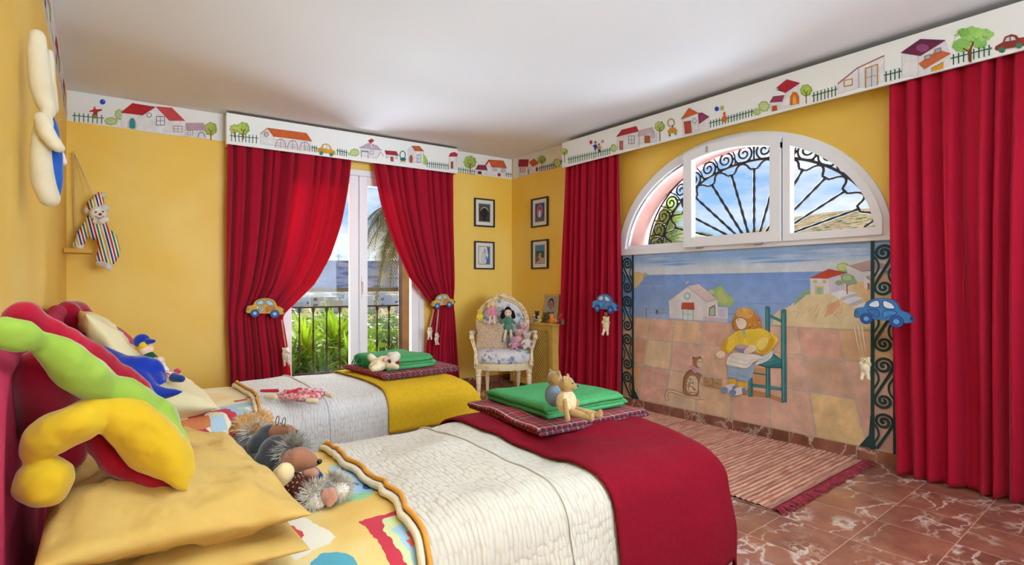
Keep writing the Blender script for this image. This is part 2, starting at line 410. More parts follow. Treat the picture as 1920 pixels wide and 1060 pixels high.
xm=bw(0,0,0).x; 
l1=leaf(DX0+.055,2.235,0); l2=leaf(2.24,DX1-.055,0)
h=MB(); bbox(h,2.262,2.278,-.015,.0,.98,1.2); h.tube([bw(2.27,.0,1.14),bw(2.27,.035,1.14),bw(2.27,.04,1.10),bw(2.27,.04,1.02)],.008,8); h.build('door_handle',M_white,l2,smooth=40)
# roller blind box line at the top of the right leaf
# ---- arched window
win=empty('window_1',(RX,AY,AZ)); tag(win,kind='structure')
def archframe(b,a,bb,w_,x0,x1,t0=0,t1=PI,n=48):
    """curved bar, outer half axes a,bb, width w_"""
    vs=[]
    for i in range(n+1):
        t=t0+(t1-t0)*i/n
        for (aa,b2) in ((a,bb),(a-w_,bb-w_)):
            for x in (x0,x1): vs.append((x,AY+aa*math.cos(t),AZ+b2*math.sin(t)))
    fs=[]
    for i in range(n):
        p=4*i;q=4*(i+1)
        fs+=[(p,q,q+1,p+1),(p+2,p+3,q+3,q+2),(p,p+2,q+2,q),(p+1,q+1,q+3,p+3)]
    fs+=[(0,1,3,2),(4*n,4*n+2,4*n+3,4*n+1)]
    b.add(vs,fs)
b=MB(); archframe(b,AA,AB,.075,RX-.025,RX+.05); b.box((RX-.0262,AY-AA,AZ-.005),(RX+.0512,AY+AA,AZ+.055))
b.build('window_frame',M_white,win,bevel=.004)
MY0,MY1=2.545,1.79   # mullions (y)
def ez(y,a=AA,bb=AB): return AZ+bb*math.sqrt(max(0,1-((y-AY)/a)**2))
def sash(y0,y1,w_=.05,x0=RX-.04,x1=RX+.03,name='window_sash',low=.06,ins=.05):
    """panel between y0>y1 under the arch; straight sides, curved head"""
    b=MB(); n=24; ys=[y0+(y1-y0)*i/n for i in range(n+1)]
    a_,b_=AA-ins,AB-ins
    vs=[]
    for y in ys:
        zt=ez(y,a_,b_); zb=max(ez(y,a_-w_,b_-w_),AZ+low)
        for z in (zt,zb):
            for x in (x0,x1): vs.append((x,y,z))
    fs=[]
    for i in range(n):
        p=4*i;q=4*(i+1); fs+=[(p,q,q+1,p+1),(p+2,p+3,q+3,q+2),(p,p+2,q+2,q),(p+1,q+1,q+3,p+3)]
    fs+=[(0,1,3,2),(4*n,4*n+2,4*n+3,4*n+1)]
    b.add(vs,fs)
    for (ya,yb) in ((y0,y0-w_),(y1+w_,y1)):
        zt=min(ez(ya,a_-w_*.5,b_-w_*.5),ez(yb,a_-w_*.5,b_-w_*.5))
        if zt>AZ+low+.05: b.box((x0-.0008,yb,AZ+low+.002),(x1+.0008,ya,zt))
    b.box((x0-.0016,y1+.001,AZ+low-.001),(x1+.0016,y0-.001,AZ+low+w_))
    o=b.build(name,M_white,win)
    # pane
    vs=[];m=16
    for i in range(m+1):
        y=y0+(y1-y0)*i/m; zt=ez(y,a_-w_*.6,b_-w_*.6)
        vs+=[(RX,y,AZ+low+.01),(RX,y,max(zt,AZ+low+.011))]
    MB().add(vs,[(2*i,2*i+1,2*i+3,2*i+2) for i in range(m)]).build('window_pane',M_glass,o)
    return o
b=MB(); 
for y,w_ in ((MY0,.05),(MY1,.05)): b.box((RX-.02,y-w_/2,AZ+.05),(RX+.05,y+w_/2,ez(y)-.04))
b.build('mullion',M_white,win)
sash(AY+AA-.05,MY0+.02,.03,RX+.0,RX+.03,ins=.06,low=.05)
sc_=sash(MY0+.01,MY1-.02,.075,RX-.06,RX-.0,low=.03,ins=.035)
sash(MY1-.03,AY-AA+.05,.05,RX-.045,RX+.02,ins=.035,low=.03)
M_metal=mat('brushed steel','#b9b9bb',.35,metal=.8)
b=MB()
for y in (2.41,1.93): b.tube([(RX-.055,y+.03,AZ+.022),(RX-.055,y-.03,AZ+.022)],.011,10)
b.box((RX-.065,2.33,ez(2.33)-.10),(RX-.05,2.35,ez(2.33)-.05))
b.build('hinge',M_metal,sc_,smooth=40)
# ---- painted border strips and pelmets
M_paint=paintmat('watercolour paint',.7,.1,14)
BZ=2.365
red='#b8262f'; dred='#8f2733'; org='#cf5f26'; grn='#1f5a48'; lgr='#aebf62'; mgr='#7c9a3c'; plum='#8d3a62'; gry='#c9c6cb'; yel='#d59a2a'; blu='#2a45b5'
class Border(Paint):
    def fence(s,p,q,n,h,c=grn,w=5,lay=2):
        p=Vector(p);q=Vector(q); s.stroke([tuple(p),tuple(q)],w,c,lay)
        for i in range(n):
            m=p+(q-p)*((i+.5)/n); s.stroke([(m.x,m.y-h*.33),(m.x+random.uniform(-2,2),m.y+h*.67)],w*1.15,c,lay)
    def tree(s,cx,cy,r,tr,c=lgr):
        s.stroke([(cx,cy+r*.3),(cx+2,cy+r+tr)],r*.16,'#8a4a2c',3)
        s.ell(cx,cy,r,r,'#8fae45',1,wob=.09); s.ell(cx-r*.1,cy-r*.08,r*.8,r*.8,c,2,wob=.12)
        for k in range(10):
            a=random.uniform(0,6.28); q=random.uniform(.2,.8)*r; s.ring(cx+q*math.cos(a),cy+q*math.sin(a),r*.13,r*.13,r*.05,'#6b8a34',4,a,a+3,5)
        s.stroke([(cx,cy+r*.5),(cx-r*.4,cy)],r*.09,'#8a4a2c',4); s.stroke([(cx,cy+r*.5),(cx+r*.4,cy)],r*.09,'#8a4a2c',4)
    def bush(s,cx,cy,rx,ry): s.ell(cx,cy,rx,ry,'#a6bb6a',1,wob=.1); s.ell(cx,cy,rx*.75,ry*.72,'#c3cf90',2,wob=.12)
    def win(s,x0,y0,x1,y1,c,w=4,fill='#dfe6ea',sk=0):
        P=[(x0,y0),(x1,y0+sk),(x1,y1+sk),(x0,y1)]; s.poly(P,fill,3); s.stroke(P,w,c,5,True)
        s.stroke([((x0+x1)/2,y0+sk/2),((x0+x1)/2,y1+sk/2)],w*.7,c,5); s.stroke([(x0,(y0+y1)/2),(x1,(y0+y1)/2+sk)],w*.7,c,5)
    def door(s,x0,y0,x1,y1,c): s.poly([(x0,y0),(x1,y0),(x1,y1),(x0,y1)],c,3); s.stroke([(x0,y0),(x1,y0),(x1,y1),(x0,y1)],3,dred,4,True)
    def wall(s,pts,c='#e6e2e2'): s.poly(pts,c,1); s.stroke(pts,2.2,'#b9b4c4',2,True)
    def roof(s,pts,c,c2=None): s.poly(pts,c,3); s.stroke(pts,3,c2 or dred,4,True)
    def car(s,cx,cy,L,c,wc='#2b6a5f',sl=0):
        P=[(-.5,.12),(-.48,-.08),(-.3,-.16),(-.22,-.34),(0,-.42),(.2,-.34),(.3,-.14),(.48,-.06),(.5,.14)]
        s.poly([(cx+x*L,cy+y*L+x*sl) for x,y in P],c,2); s.poly([(cx+x*L,cy+y*L+x*sl) for x,y in [(-.2,-.14),(-.16,-.3),(0,-.36),(.14,-.3),(.2,-.12)]],'#dfe6ea',3)
        s.stroke([(cx,cy-.36*L),(cx,cy-.12*L)],L*.03,c,4)
        for x in (-.28,.27): s.ell(cx+x*L,cy+.15*L+x*sl,L*.11,L*.11,wc,4)
# border on window wall, left of valance
M_strip=mat('white wallpaper strip','#e9e5e1',.8)
def strip(name,P0,P1,nrm,z0=BZ,z1=CH-.002,th=.002):
    P0=Vector(P0);P1=Vector(P1);nv=Vector(nrm)*th
    vs=[P0,P1,P1+nv,P0+nv]; vs=[Vector((v.x,v.y,z0)) for v in vs]+[Vector((v.x,v.y,z1)) for v in vs]
    b=MB().add(vs,[(0,1,2,3),(4,5,6,7),(0,1,5,4),(1,2,6,5),(2,3,7,6),(3,0,4,7)])
    return struct(name,b,M_strip)
t1=strip('trim_1',bw(.003,0,0),bw(RX-.003,0,0),BN)
t2=strip('trim_2',(RX,4.9,0),(RX,3.7,0),(-1,0,0))
t3=strip('trim_3',(0,-.5,0),(0,5.2,0),(1,0,0))
B=Border(lambda x,y:onb(x,y,.002),BN); B.tr=(120,170,6)
B.fence((95,280),(450,310),7,95,w=9)
B.poly([(285,228),(330,212),(345,180),(360,212),(425,208),(428,225),(380,240),(375,278),(330,278),(328,240),(285,240)],red,3); B.ell(343,190,14,12,'#d87a62',4); B.ell(350,295,28,22,mgr,3); B.ell(435,127,32,30,blu,3); B.ell(450,115,6,6,'#d7dcf5',4)
B.bush(530,345,75,45); B.bush(620,270,50,60)
B.wall([(645,255),(890,275),(1030,195),(1045,195),(1185,340),(1365,345),(1365,520),(890,460),(640,400)])
B.roof([(640,248),(768,143),(1030,185),(885,278)],'#b51f25','#a11c22'); B.roof([(1035,180),(1215,195),(1360,340),(1185,338)],'#c94a4a','#b83a3c')
B.ell(765,385,52,80,'#dcb9bd',3,a0=PI,a1=2*PI); B.poly([(713,385),(817,385),(815,430),(715,420)],'#dcb9bd',3); B.ell(768,370,34,62,'#2f8f92',4); B.poly([(736,370),(802,375),(800,428),(734,418)],'#2f8f92',4)
B.ring(958,277,26,24,8,'#3d7f80',5); B.win(1040,292,1130,390,'#7a4a3c',7); B.win(1232,398,1332,462,'#c07a2a',7,sk=5); B.wall([(1370,370),(1600,450),(1600,540),(1370,515)]); B.roof([(1370,365),(1570,365),(1600,450),(1375,445)],'#b99aa5','#b595a2'); B.win(1390,450,1450,500,'#a0603a',5); B.ring(1545,525,36,58,8,'#6a6f80',5,PI,2*PI,12)
B.tree(1650,430,75,50,'#bdb95a')
# right of valance up to the corner
B.tr=(840,230,4.174)
B.fence((75,362),(215,384),8,42,w=4); B.tree(172,310,50,35)
B.wall([(220,372),(300,372),(300,408),(220,402)]); B.roof([(235,332),(295,335),(308,374),(215,366)],'#8a2f4a'); B.poly([(232,380),(262,382),(262,405),(232,402)],'#5b2a2a',4)
B.wall([(305,318),(325,350),(455,358),(450,420),(300,408)]); B.roof([(318,292),(432,300),(458,356),(340,345)],org); B.roof([(290,330),(318,292),(325,298),(300,332)],org); B.win(355,350,382,378,org,3); B.win(418,362,444,388,'#8a4a3c',3); B.poly([(388,396),(412,398),(410,422),(388,420)],dred,4); B.fence((450,402),(545,412),6,34,w=4); B.poly([(533,380),(548,380),(548,415),(533,414)],'#b0644a',3)
o=B.build('painted_border',M_paint,t1)
B=Border(lambda x,y:onx(x,y,RX-.002),(-1,0,0)); B.tr=(840,230,4.174)
B.wall([(558,345),(630,345),(630,410),(556,422)]); B.roof([(557,290),(632,290),(626,345),(552,345)],'#9a2638'); B.win(568,356,606,388,org,5); B.wall([(640,320),(700,320),(705,380),(640,400)]); B.roof([(636,312),(676,285),(712,318),(665,345)],org); B.ell(697,366,9,17,dred,4); B.poly([(627,365),(634,365),(634,405),(628,405)],grn,4)
B.tree(735,290,32,55); B.fence((712,358),(852,325),9,42,w=5); B.bush(855,318,32,34); B.fence((880,305),(905,298),3,30,w=3)
B.build('painted_border',M_paint,t2)
# border on the left wall (seen at a grazing angle): small houses and trees, same hand
B=Border(lambda x,y:Vector((.002,x,y)),(1,0,0)); B.tr=(0,0,1000)
y=1.6
while y<5.1:
    k=random.random(); c=random.choice([red,org,plum])
    y*=1000; K=2365
    B.wall([(y,K+20),(y+260,K+20),(y+260,K+100),(y,K+100)])
    B.poly([(y-20,K+100),(y+280,K+100),(y+220,K+170),(y+40,K+170)],c,3); B.poly([(y+50,K+20),(y+100,K+20),(y+100,K+80),(y+50,K+80)],dred,3)
    B.stroke([(y+380,K+20),(y+380,K+90)],12,'#8a4a2c',3); B.ell(y+380,K+120,50,50,lgr,2,wob=.1)
    B.stroke([(y+460,K+50),(y+680,K+50)],6,grn,3)
    for i in range(5): B.stroke([(y+480+i*45,K+20),(y+480+i*45,K+75)],7,grn,3)
    y=y/1000+.78
B.build('painted_border',M_paint,t3)
# back valance (curtain pelmet over the balcony door)
VZ0,VZ1,VO=2.312,2.577,.15
M_wood=mat('brown board edge','#5a4636',.7)
val=empty('curtain_pelmet',bw(2.15,VO/2,VZ0),'white curtain pelmet over the balcony door, painted with orange-roofed house and yellow car','curtain pelmet')
b=MB(); bbox(b,1.062,3.245,VO-.014,VO,VZ0,VZ1); bbox(b,1.062,1.076,.003,VO-.014,VZ0,VZ1); bbox(b,3.231,3.245,.003,VO-.014,VZ0,VZ1)
b.build('board',M_pel,val)
b=MB(); bbox(b,1.07,3.24,.01,VO-.004,VZ1,VZ1+.012); b.build('top_board',M_wood,val)
B=Border(lambda x,y:onb(x,y,VO),BN); B.tr=(400,180,3.786)
B.tree(148,235,33,28,'#c5cf72'); B.tree(212,232,46,30,'#b7cc5c'); B.fence((118,282),(318,300),8,55,w=5)
B.wall([(335,272),(385,230),(440,310),(690,322),(690,385),(425,352),(333,340)]); B.roof([(385,228),(660,265),(700,322),(430,288)],org,'#b5511f'); B.stroke([(335,270),(385,228),(430,290)],5,'#b5511f',4)
for x in (477,563,648):
    y_=330+ (x-477)*.13; B.ring(x,y_+28,36,52,4,'#a8525a',5,PI,2*PI,14); B.stroke([(x-36,y_+28),(x-36,y_+36)],4,'#a8525a',5); B.stroke([(x+36,y_+30),(x+36,y_+44)],4,'#a8525a',5); B.stroke([(x,y_-22),(x,y_+38)],3,'#a8525a',5)
    for k in range(4): B.stroke([(x-33,y_+2+k*11),(x+33,y_+6+k*11)],2,'#8a7f84',4)
B.ring(376,272,15,16,4,dred,5); B.stroke([(376,257),(376,288)],2,dred,5); B.stroke([(362,272),(390,272)],2,dred,5)
B.fence((695,365),(738,372),3,42,w=5); B.car(802,392,130,yel,'#3d8a7d',18); B.fence((875,388),(952,402),5,44,w=5); B.bush(1003,402,34,28); B.bush(972,412,18,12)
B.wall([(1045,372),(1100,345),(1195,382),(1160,445),(1048,425)]); B.roof([(1035,368),(1100,335),(1160,352),(1190,385),(1110,378)],'#b9a8bd','#a795ae'); B.roof([(1098,318),(1125,305),(1140,318),(1118,340)],red); B.poly([(1120,335),(1140,320),(1142,365),(1122,370)],'#dfdce2',4); B.poly([(1128,345),(1138,343),(1138,362),(1128,362)],org,5); B.stroke([(1050,440),(1050,388),(1098,392),(1098,446)],4,'#a8705a',5); B.poly([(1052,388),(1096,392),(1096,402),(1052,398)],'#6fa5a0',4); B.ring(1123,402,13,13,3,'#5a6f90',5); B.ring(1188,430,16,26,4,'#b5803a',5,PI,2*PI,10)
B.roof([(1217,388),(1298,395),(1315,425),(1225,415)],'#a8283c'); B.poly([(1254,430),(1278,432),(1280,466),(1258,466)],'#b0523a',4); B.ring(1232,433,8,8,3,'#5a6f90',4); B.ring(1297,440,8,8,3,'#5a6f90',4)
B.ring(1343,420,19,28,6,'#1f5f60',4); B.ell(1346,450,21,13,'#1f6a68',5); B.ell(1335,466,6,7,yel,6); B.ell(1358,466,6,7,yel,6)
B.wall([(1380,380),(1408,358),(1492,395),(1492,478),(1385,470)]); B.roof([(1408,356),(1462,358),(1492,392),(1430,390)],org); B.ell(1403,448,13,30,'#b0523a',4); B.win(1445,418,1474,472,'#8a8f98',4); B.poly([(1488,410),(1508,430),(1522,460),(1512,492),(1490,485)],lgr,3); B.fence((1512,478),(1672,496),11,42,w=4)
B.wall([(1672,430),(1730,430),(1725,520),(1670,515)]); B.roof([(1672,430),(1682,408),(1712,400),(1732,412),(1730,430)],red); B.poly([(1685,466),(1702,466),(1702,516),(1685,516)],'#9a4a2c',4)
B.build('painted_scene',M_paint,val)
# long pelmet on the right wall
PX,PZ0,PZ1=3.9,2.302,2.553
pel=empty('curtain_pelmet',((PX+RX)/2,2,PZ0),'long white pelmet over the mural wall, painted with plum-roofed house and green tree','curtain pelmet')
b=MB(); b.box((PX,.2,PZ0),(PX+.016,3.912,PZ1)); b.box((PX+.016,3.896,PZ0),(RX-.003,3.912,PZ1)); b.build('board',M_pel,pel)
b=MB(); b.box((PX+.02,.2,PZ1-.012),(RX-.003,3.9,PZ1)); b.build('top_board',M_wood,pel)
B=Border(lambda x,y:onx(x,y,PX),(-1,0,0)); B.tr=(840,230,4.174)
B.tree(912,228,26,60,'#c5d078'); B.fence((938,290),(1275,212),19,50,'#2f7a50',5)
B.ell(1120,154,11,16,'#b52a35',3); B.ell(1211,148,10,14,'#c78a98',3); B.ell(1155,155,8,12,'#5f6f85',4); B.poly([(1132,185),(1150,170),(1165,172),(1175,200),(1160,205),(1160,220),(1148,218),(1146,195)],blu,4); B.ell(1183,172,8,9,'#a05a2c',4); B.poly([(1168,192),(1180,182),(1205,188),(1195,205),(1195,225),(1175,228)],yel,5); B.poly([(1178,212),(1196,208),(1194,230),(1178,230)],'#2a4a85',6)
B.bush(1297,200,24,32)
B.wall([(1325,110),(1490,70),(1495,190),(1325,215)]); B.roof([(1320,112),(1362,58),(1475,30),(1492,68),(1385,95)],'#b52a38'); B.stroke([(1360,60),(1378,98)],4,dred,5); B.door(1345,145,1370,212,'#b86a58'); B.win(1415,105,1460,165,'#8a5a5a',4)
B.wall([(1500,100),(1612,75),(1635,85),(1635,150),(1500,170)]); B.roof([(1498,62),(1600,38),(1618,78),(1495,108)],'#c9b3bb','#b59aa8'); B.door(1540,103,1582,158,'#b5622c'); B.ring(1606,105,13,14,4,'#6a6f75',5)
B.tree(1658,30,40,75,'#c3cc7a')
B.tr=(1250,100,5.818)
B.ring(50,760,36,42,10,'#b5803a',4); B.poly([(12,850),(35,818),(95,810),(120,850),(110,872),(15,875)],'#cf8f2a',5); B.ell(35,892,12,20,'#4a8a85',4); B.ell(100,875,12,20,'#4a8a85',4); B.stroke([(65,785),(65,815)],9,'#4a3a5a',6)
B.wall([(170,725),(345,655),(350,860),(180,905)]); B.roof([(158,722),(245,598),(345,652)],org); B.poly([(190,750),(262,738),(275,865),(205,882)],'#b04a35',4); B.stroke([(190,750),(262,738),(275,865),(205,882)],5,'#8f3a2c',5,True); B.ring(304,735,20,28,6,'#6a8a5a',5); B.wall([(350,770),(465,700),(465,830),(355,855)]); B.roof([(345,655),(385,648),(465,692),(358,772)],plum)
B.ell(548,608,23,26,blu,3); B.ell(606,598,20,27,'#a9b56a',3); B.fence((465,765),(945,632),15,75,'#276b50',9); B.ell(635,715,25,38,org,4); B.ell(632,660,14,22,org,4)
B.bush(985,640,45,38); B.bush(1062,580,62,60)
B.wall([(1130,540),(1265,500),(1300,430),(1200,380),(1200,400),(1440,335),(1450,570),(1300,590),(1140,640)]); B.roof([(1200,378),(1312,286),(1456,326),(1298,432)],'#b02338'); B.roof([(1125,538),(1165,472),(1285,458),(1262,528)],'#9a3a5a'); B.poly([(1345,572),(1348,470),(1380,420),(1420,425),(1445,470),(1448,550)],'#c96a20',4); B.poly([(1375,560),(1380,490),(1395,455),(1412,490),(1420,550)],'#e6a850',5); B.poly([(1150,575),(1205,568),(1208,625),(1152,636)],'#c55a20',4)
B.tree(1522,405,66,75,'#b3c860'); B.fence((1588,466),(1862,390),7,105,'#1f5a45',10)
B.tr=(1540,0,5.053)
B.wall([(160,795),(365,635),(595,530),(600,770),(360,830),(165,890)]); B.stroke([(160,795),(345,645),(595,530)],10,'#a0504a',4); B.stroke([(355,650),(358,830)],12,'#c3c4d5',3)
B.poly([(215,765),(295,748),(295,805),(218,822)],'#e6e2dc',3); B.stroke([(215,765),(295,748),(295,805),(218,822)],10,'#c98a35',4,True)
B.poly([(420,650),(535,608),(535,805),(420,835)],'#cdd9e6',3); B.stroke([(422,835),(422,650),(535,610),(535,805)],12,'#c98a35',5); B.stroke([(480,630),(478,820)],8,'#c98a35',5); B.stroke([(425,738),(535,712)],6,'#c98a35',5)
B.fence((595,715),(760,675),4,95,'#1f5a45',10)
B.wall([(765,510),(940,530),(1175,390),(1215,500),(1215,620),(920,720),(765,730)]); B.stroke([(920,530),(920,720)],4,'#b9b4c4',3)
B.roof([(757,500),(940,372),(1178,382),(940,530)],'#6d2547','#5a1e3c'); B.ell(960,455,60,38,'#8f4a72',4)
B.roof([(925,605),(1110,475),(1228,508),(980,655)],'#c8683c','#b5512c'); 
for (x,y_) in ((1010,540),(1105,478)): B.poly([(x-28,y_-5),(x+28,y_-25),(x+26,y_+15),(x-26,y_+28)],'#9fb8cf',5); B.stroke([(x-28,y_-5),(x+28,y_-25),(x+26,y_+15),(x-26,y_+28)],7,'#a8543c',6,True)
B.poly([(1040,650),(1160,590),(1158,650),(1042,680)],'#d39a28',4); B.stroke([(1040,650),(1160,590)],6,'#7a6a3a',5)
B.fence((1228,555),(1615,455),8,95,'#1f5a45',11)
for (x,y_,r_,c) in ((1430,330,110,'#9ccf6a'),(1330,430,90,'#8cc060'),(1540,330,85,'#a5d572'),(1500,410,70,'#8cc060'),(1350,310,60,'#86bb58'),(1600,325,40,'#9ccf6a')): B.ell(x,y_,r_,r_*.72,c,1 if c!='#a5d572' else 2,wob=.08)
for k in range(30): B.ring(random.uniform(1270,1600),random.uniform(270,470),14,10,5,random.choice(['#6a9a45','#b5d98a','#5f8f3c']),3,random.random()*6,random.random()*6+3,5)
B.stroke([(1412,585),(1412,470)],26,'#7a3a20',4); B.stroke([(1412,480),(1440,400)],18,'#7a3a20',4); B.stroke([(1400,490),(1345,460)],14,'#7a3a20',4)
B.poly([(1645,470),(1650,440),(1720,400),(1740,350),(1800,325),(1850,335),(1870,360),(1990,345),(2010,420),(1660,480)],'#8f3324',4); B.poly([(1740,395),(1755,360),(1785,350),(1785,390)],'#cfd8e2',5); B.poly([(1795,388),(1795,348),(1830,352),(1845,378)],'#cfd8e2',5); B.ell(1713,475,32,28,'#3f7a60',6); B.ell(1873,435,32,28,'#3f7a60',6)
B.build('painted_scene',M_paint,pel)
# ================================================================ mural on the right wall
mur=empty('wall_mural',(RX,AY,.72),'painted mural under the arched window: seaside terrace with a seated girl, cat and white house','mural')
RW=lambda x,y:onx(x,y,RX); NL=(-1,0,0)
M_mural=paintmat('mural paint',.75,.09,11)
M_tilep=paintmat('mural tile paint',.75,.15,9)
def W(y,z): return Vector((RX,y,z))
P=Border(RW,NL)
YA,YB=3.26,1.088
def band(z1,z0,c1,c0): P.raw([W(YA,z1),W(YB,z1),W(YB,z0),W(YA,z0)],[c1,c1,c0,c0],0)
for a,b_,c,d in ((1.39,1.34,'#a9c2e4','#8fb0de'),(1.34,1.29,'#8fb0de','#b5c8e2'),(1.29,1.25,'#b5c8e2','#d3d9e2'),(1.25,1.2,'#d3d9e2','#d6dae2'),(1.2,1.1,'#7e9dd6','#86a5da'),(1.1,.95,'#86a5da','#90acdc'),(.95,.72,'#90acdc','#b4c7e4')): band(a,b_,c,d)
for k in range(26):
    z=random.uniform(.84,1.19); y=random.uniform(1.3,3.1); l=random.uniform(.1,.4); P.raw([W(y,z),W(y-l,z+.003),W(y-l,z-.003),W(y,z-.004)],random.choice(['#7795d0','#9db6e0','#8aa6da']),.3)
for k in range(14):
    z=random.uniform(1.27,1.37); y=random.uniform(1.3,3.2); l=random.uniform(.2,.6); P.raw([W(y,z),W(y-l*.5,z+.012),W(y-l,z+.002),W(y-l*.5,z-.01)],random.choice(['#85a8da','#b9cbe6','#9cb9e2']),.3)
P.build('painted_sky_and_sea',M_mural,mur)
# terrace tiles
P=Border(RW,NL)
def basey(px,z=.074):
    d=ray(px,HOR); D=(RX-CAM.x)/d.x; return HOR-(z-CAM.z)/D*FPX
cols=[[(1165,593),(1165,630),(1165,680),(1163,0)],[(1221,597),(1214.5,636.6),(1205.6,686.5),(1196,0)],[(1266,600),(1261,641),(1256,694),(1245,0)],[(1315.6,603),(1314.6,646.5),(1310,702),(1304.7,0)],[(1371,606),(1371,652),(1371,711),(1371.5,0)],[(1432,609),(1437,659),(1441,722),(1445,0)],[(1495,613),(1504.5,666),(1517.7,734.7),(1530,0)],[(1570.6,617),(1583.8,675),(1603.6,748),(1627,0)],[(1687,622),(1687,684),(1687,760),(1686,0)]]
for c in cols: c[3]=(c[3][0],basey(c[3][0]))
tc3=[['#dfac84','#dfa68a','#e2b285','#d9a285','#dda68c','#deac8e','#d99c84','#e0b07e'],['#d6956f','#e5c193','#e0a892','#dfae8c','#e0b092','#dca890','#cf9f82','#dca890'],['#d99a62','#e3a88f','#e2bb94','#dfb286','#dfa58b','#e2ae92','#e6bd80','#dca08c']]
P.poly([cols[0][0]]+[c[0] for c in cols[1:]]+[cols[-1][3]]+[c[3] for c in reversed(cols[:-1])],'#c9b9ae',1)
for r in range(3):
    for c in range(8):
        q=[cols[c][r],cols[c+1][r],cols[c+1][r+1],cols[c][r+1]]; cx=sum(p[0] for p in q)/4; cy=sum(p[1] for p in q)/4
        g=1.3+r*.35; 
        def ins(p,g=g): return (p[0]+(g if p[0]<cx else -g),p[1]+((g if p[1]<cy else -g)))
        q=[ins(p) for p in q]
        h_=tc3[r][c]; rgb=[int(h_[k:k+2],16) for k in (1,3,5)]; rgb=[min(255,int(v*.86+255*.14*m_)) for v,m_ in zip(rgb,(.97,1.1,1.15))]; P.poly(q,'#%02x%02x%02x'%tuple(rgb),2)
P.build('painted_terrace',M_tilep,mur)
# white house left
P=Border(RW,NL); P.tr=(1150,460,6.624)
P.poly([(255,345),(320,335),(375,370),(365,440),(300,510),(255,545)],'#dcc088',1); P.poly([(370,375),(395,335),(435,372),(385,395)],'#b5bd82',2); P.stroke([(255,345),(320,335),(370,365),(435,372)],3,'#a58f5a',3)
P.bush(1220,580,50,35); P.poly([(1250,600),(1280,520),(1340,505),(1385,560),(1400,600),(1480,650),(1500,710),(1440,765),(1320,740),(1250,680)],'#a5bf6c',1); P.poly([(1290,600),(1330,540),(1370,600),(1440,680),(1400,730),(1310,700)],'#bccb80',2)
P.poly([(690,690),(925,515),(1165,700),(1285,670),(1300,680),(1300,775),(1420,780),(1420,960),(1115,940),(700,905)],'#dfdbdd',3)
P.poly([(1115,885),(1420,905),(1420,962),(1115,940)],'#cfc6d4',4); P.poly([(1165,890),(1165,720),(1300,690),(1300,885)],'#e6e3e2',4)
P.poly([(925,512),(1065,480),(1285,665),(1165,708)],'#dcc8c6',4); P.stroke([(700,685),(925,515),(1165,705),(1285,668)],10,'#c3a3ae',5); P.stroke([(1065,480),(1285,665)],4,'#c0aab0',5)
P.ell(920,632,40,42,'#8fb0a5',5); P.ell(920,632,27,29,'#dfe6e6',6); P.stroke([(910,510),(910,460)],4,'#9fa3b5',4); P.poly([(895,465),(925,450),(945,440),(930,475),(905,480)],'#c9c3c6',5)
P.poly([(855,712),(1003,712),(1013,805),(845,795)],'#b8543c',6); 
for k in range(6): P.stroke([(862+k*26,716),(856+k*29,795)],3,'#9a4232',7)
P.poly([(858,800),(1000,805),(998,935),(862,925)],'#d5e2de',5); P.stroke([(868,803),(868,925)],8,'#7fa095',6); P.stroke([(995,808),(995,932)],8,'#7fa095',6); P.stroke([(928,805),(928,930)],5,'#8fa8a0',6); P.stroke([(868,858),(995,862)],4,'#8fa8a0',6)
P.poly([(1192,775),(1268,738),(1272,882),(1188,880)],'#9a6f62',5); P.poly([(1205,790),(1258,762),(1260,872),(1202,872)],'#a9c9b4',6)
P.stroke([(1165,888),(1418,900),(1418,780),(1302,772)],9,'#efeeee',5); P.poly([(1305,785),(1408,790),(1408,890),(1305,885)],'#cfc9dc',5)
P.stroke([(408,775),(408,892)],6,'#7a4a3c',3); P.stroke([(410,785),(690,800)],3,'#6f7f9a',3); P.poly([(528,805),(558,805),(550,855),(532,855)],'#4f6a70',4); P.poly([(575,812),(598,812),(590,840),(580,845)],'#c9c48c',4)
P.build('painted_house',M_mural,mur)
# village on the headland, right
P=Border(RW,NL); P.tr=(1440,440,5.3)
P.poly([(60,800),(120,745),(260,705),(380,600),(420,580),(620,590),(900,470),(1400,380),(1400,960),(980,955),(40,905)],'#e3cfa5',1)
P.poly([(820,520),(900,460),(960,470),(1010,545),(1400,560),(1400,930),(1000,720),(900,580)],'#dfbd8c',2)
for k in range(26):
    x=random.uniform(260,760); y=random.uniform(670,790); P.stroke([(x,y),(x-random.uniform(25,50),y+random.uniform(35,65))],random.uniform(7,16),random.choice(['#dcc096','#e6d6b0','#d8b88a','#dfb491']),2)
P.poly([(600,700),(700,650),(720,700),(640,790),(560,820)],'#dba882',3)
P.poly([(262,700),(265,655),(330,590),(400,540),(425,555),(420,590),(350,610),(290,670)],'#8fb082',3)
P.bush(745,325,62,48); P.poly([(800,310),(1010,255),(1190,300),(1180,330),(935,368)],'#b9a09a',4); P.stroke([(785,300),(935,365),(1190,335)],4,'#8f6a66',5); P.poly([(780,305),(935,368),(1150,350),(1170,440),(975,415),(955,465),(890,470),(790,400)],'#d8d6da',3)
P.poly([(985,410),(1100,390),(1400,400),(1400,500),(1060,500)],'#dcae92',5); P.poly([(960,415),(1015,460),(1020,560),(955,530)],'#e3e1e2',5); P.poly([(990,480),(1012,485),(1012,550),(992,548)],'#b0543c',6); P.poly([(1060,500),(1400,500),(1400,600),(1060,600)],'#dddbe0',5)
P.poly([(420,432),(600,435),(780,385),(780,560),(740,570),(600,590),(425,600)],'#dedbe2',4); P.poly([(605,432),(780,388),(765,545),(610,585)],'#cfcad8',5)
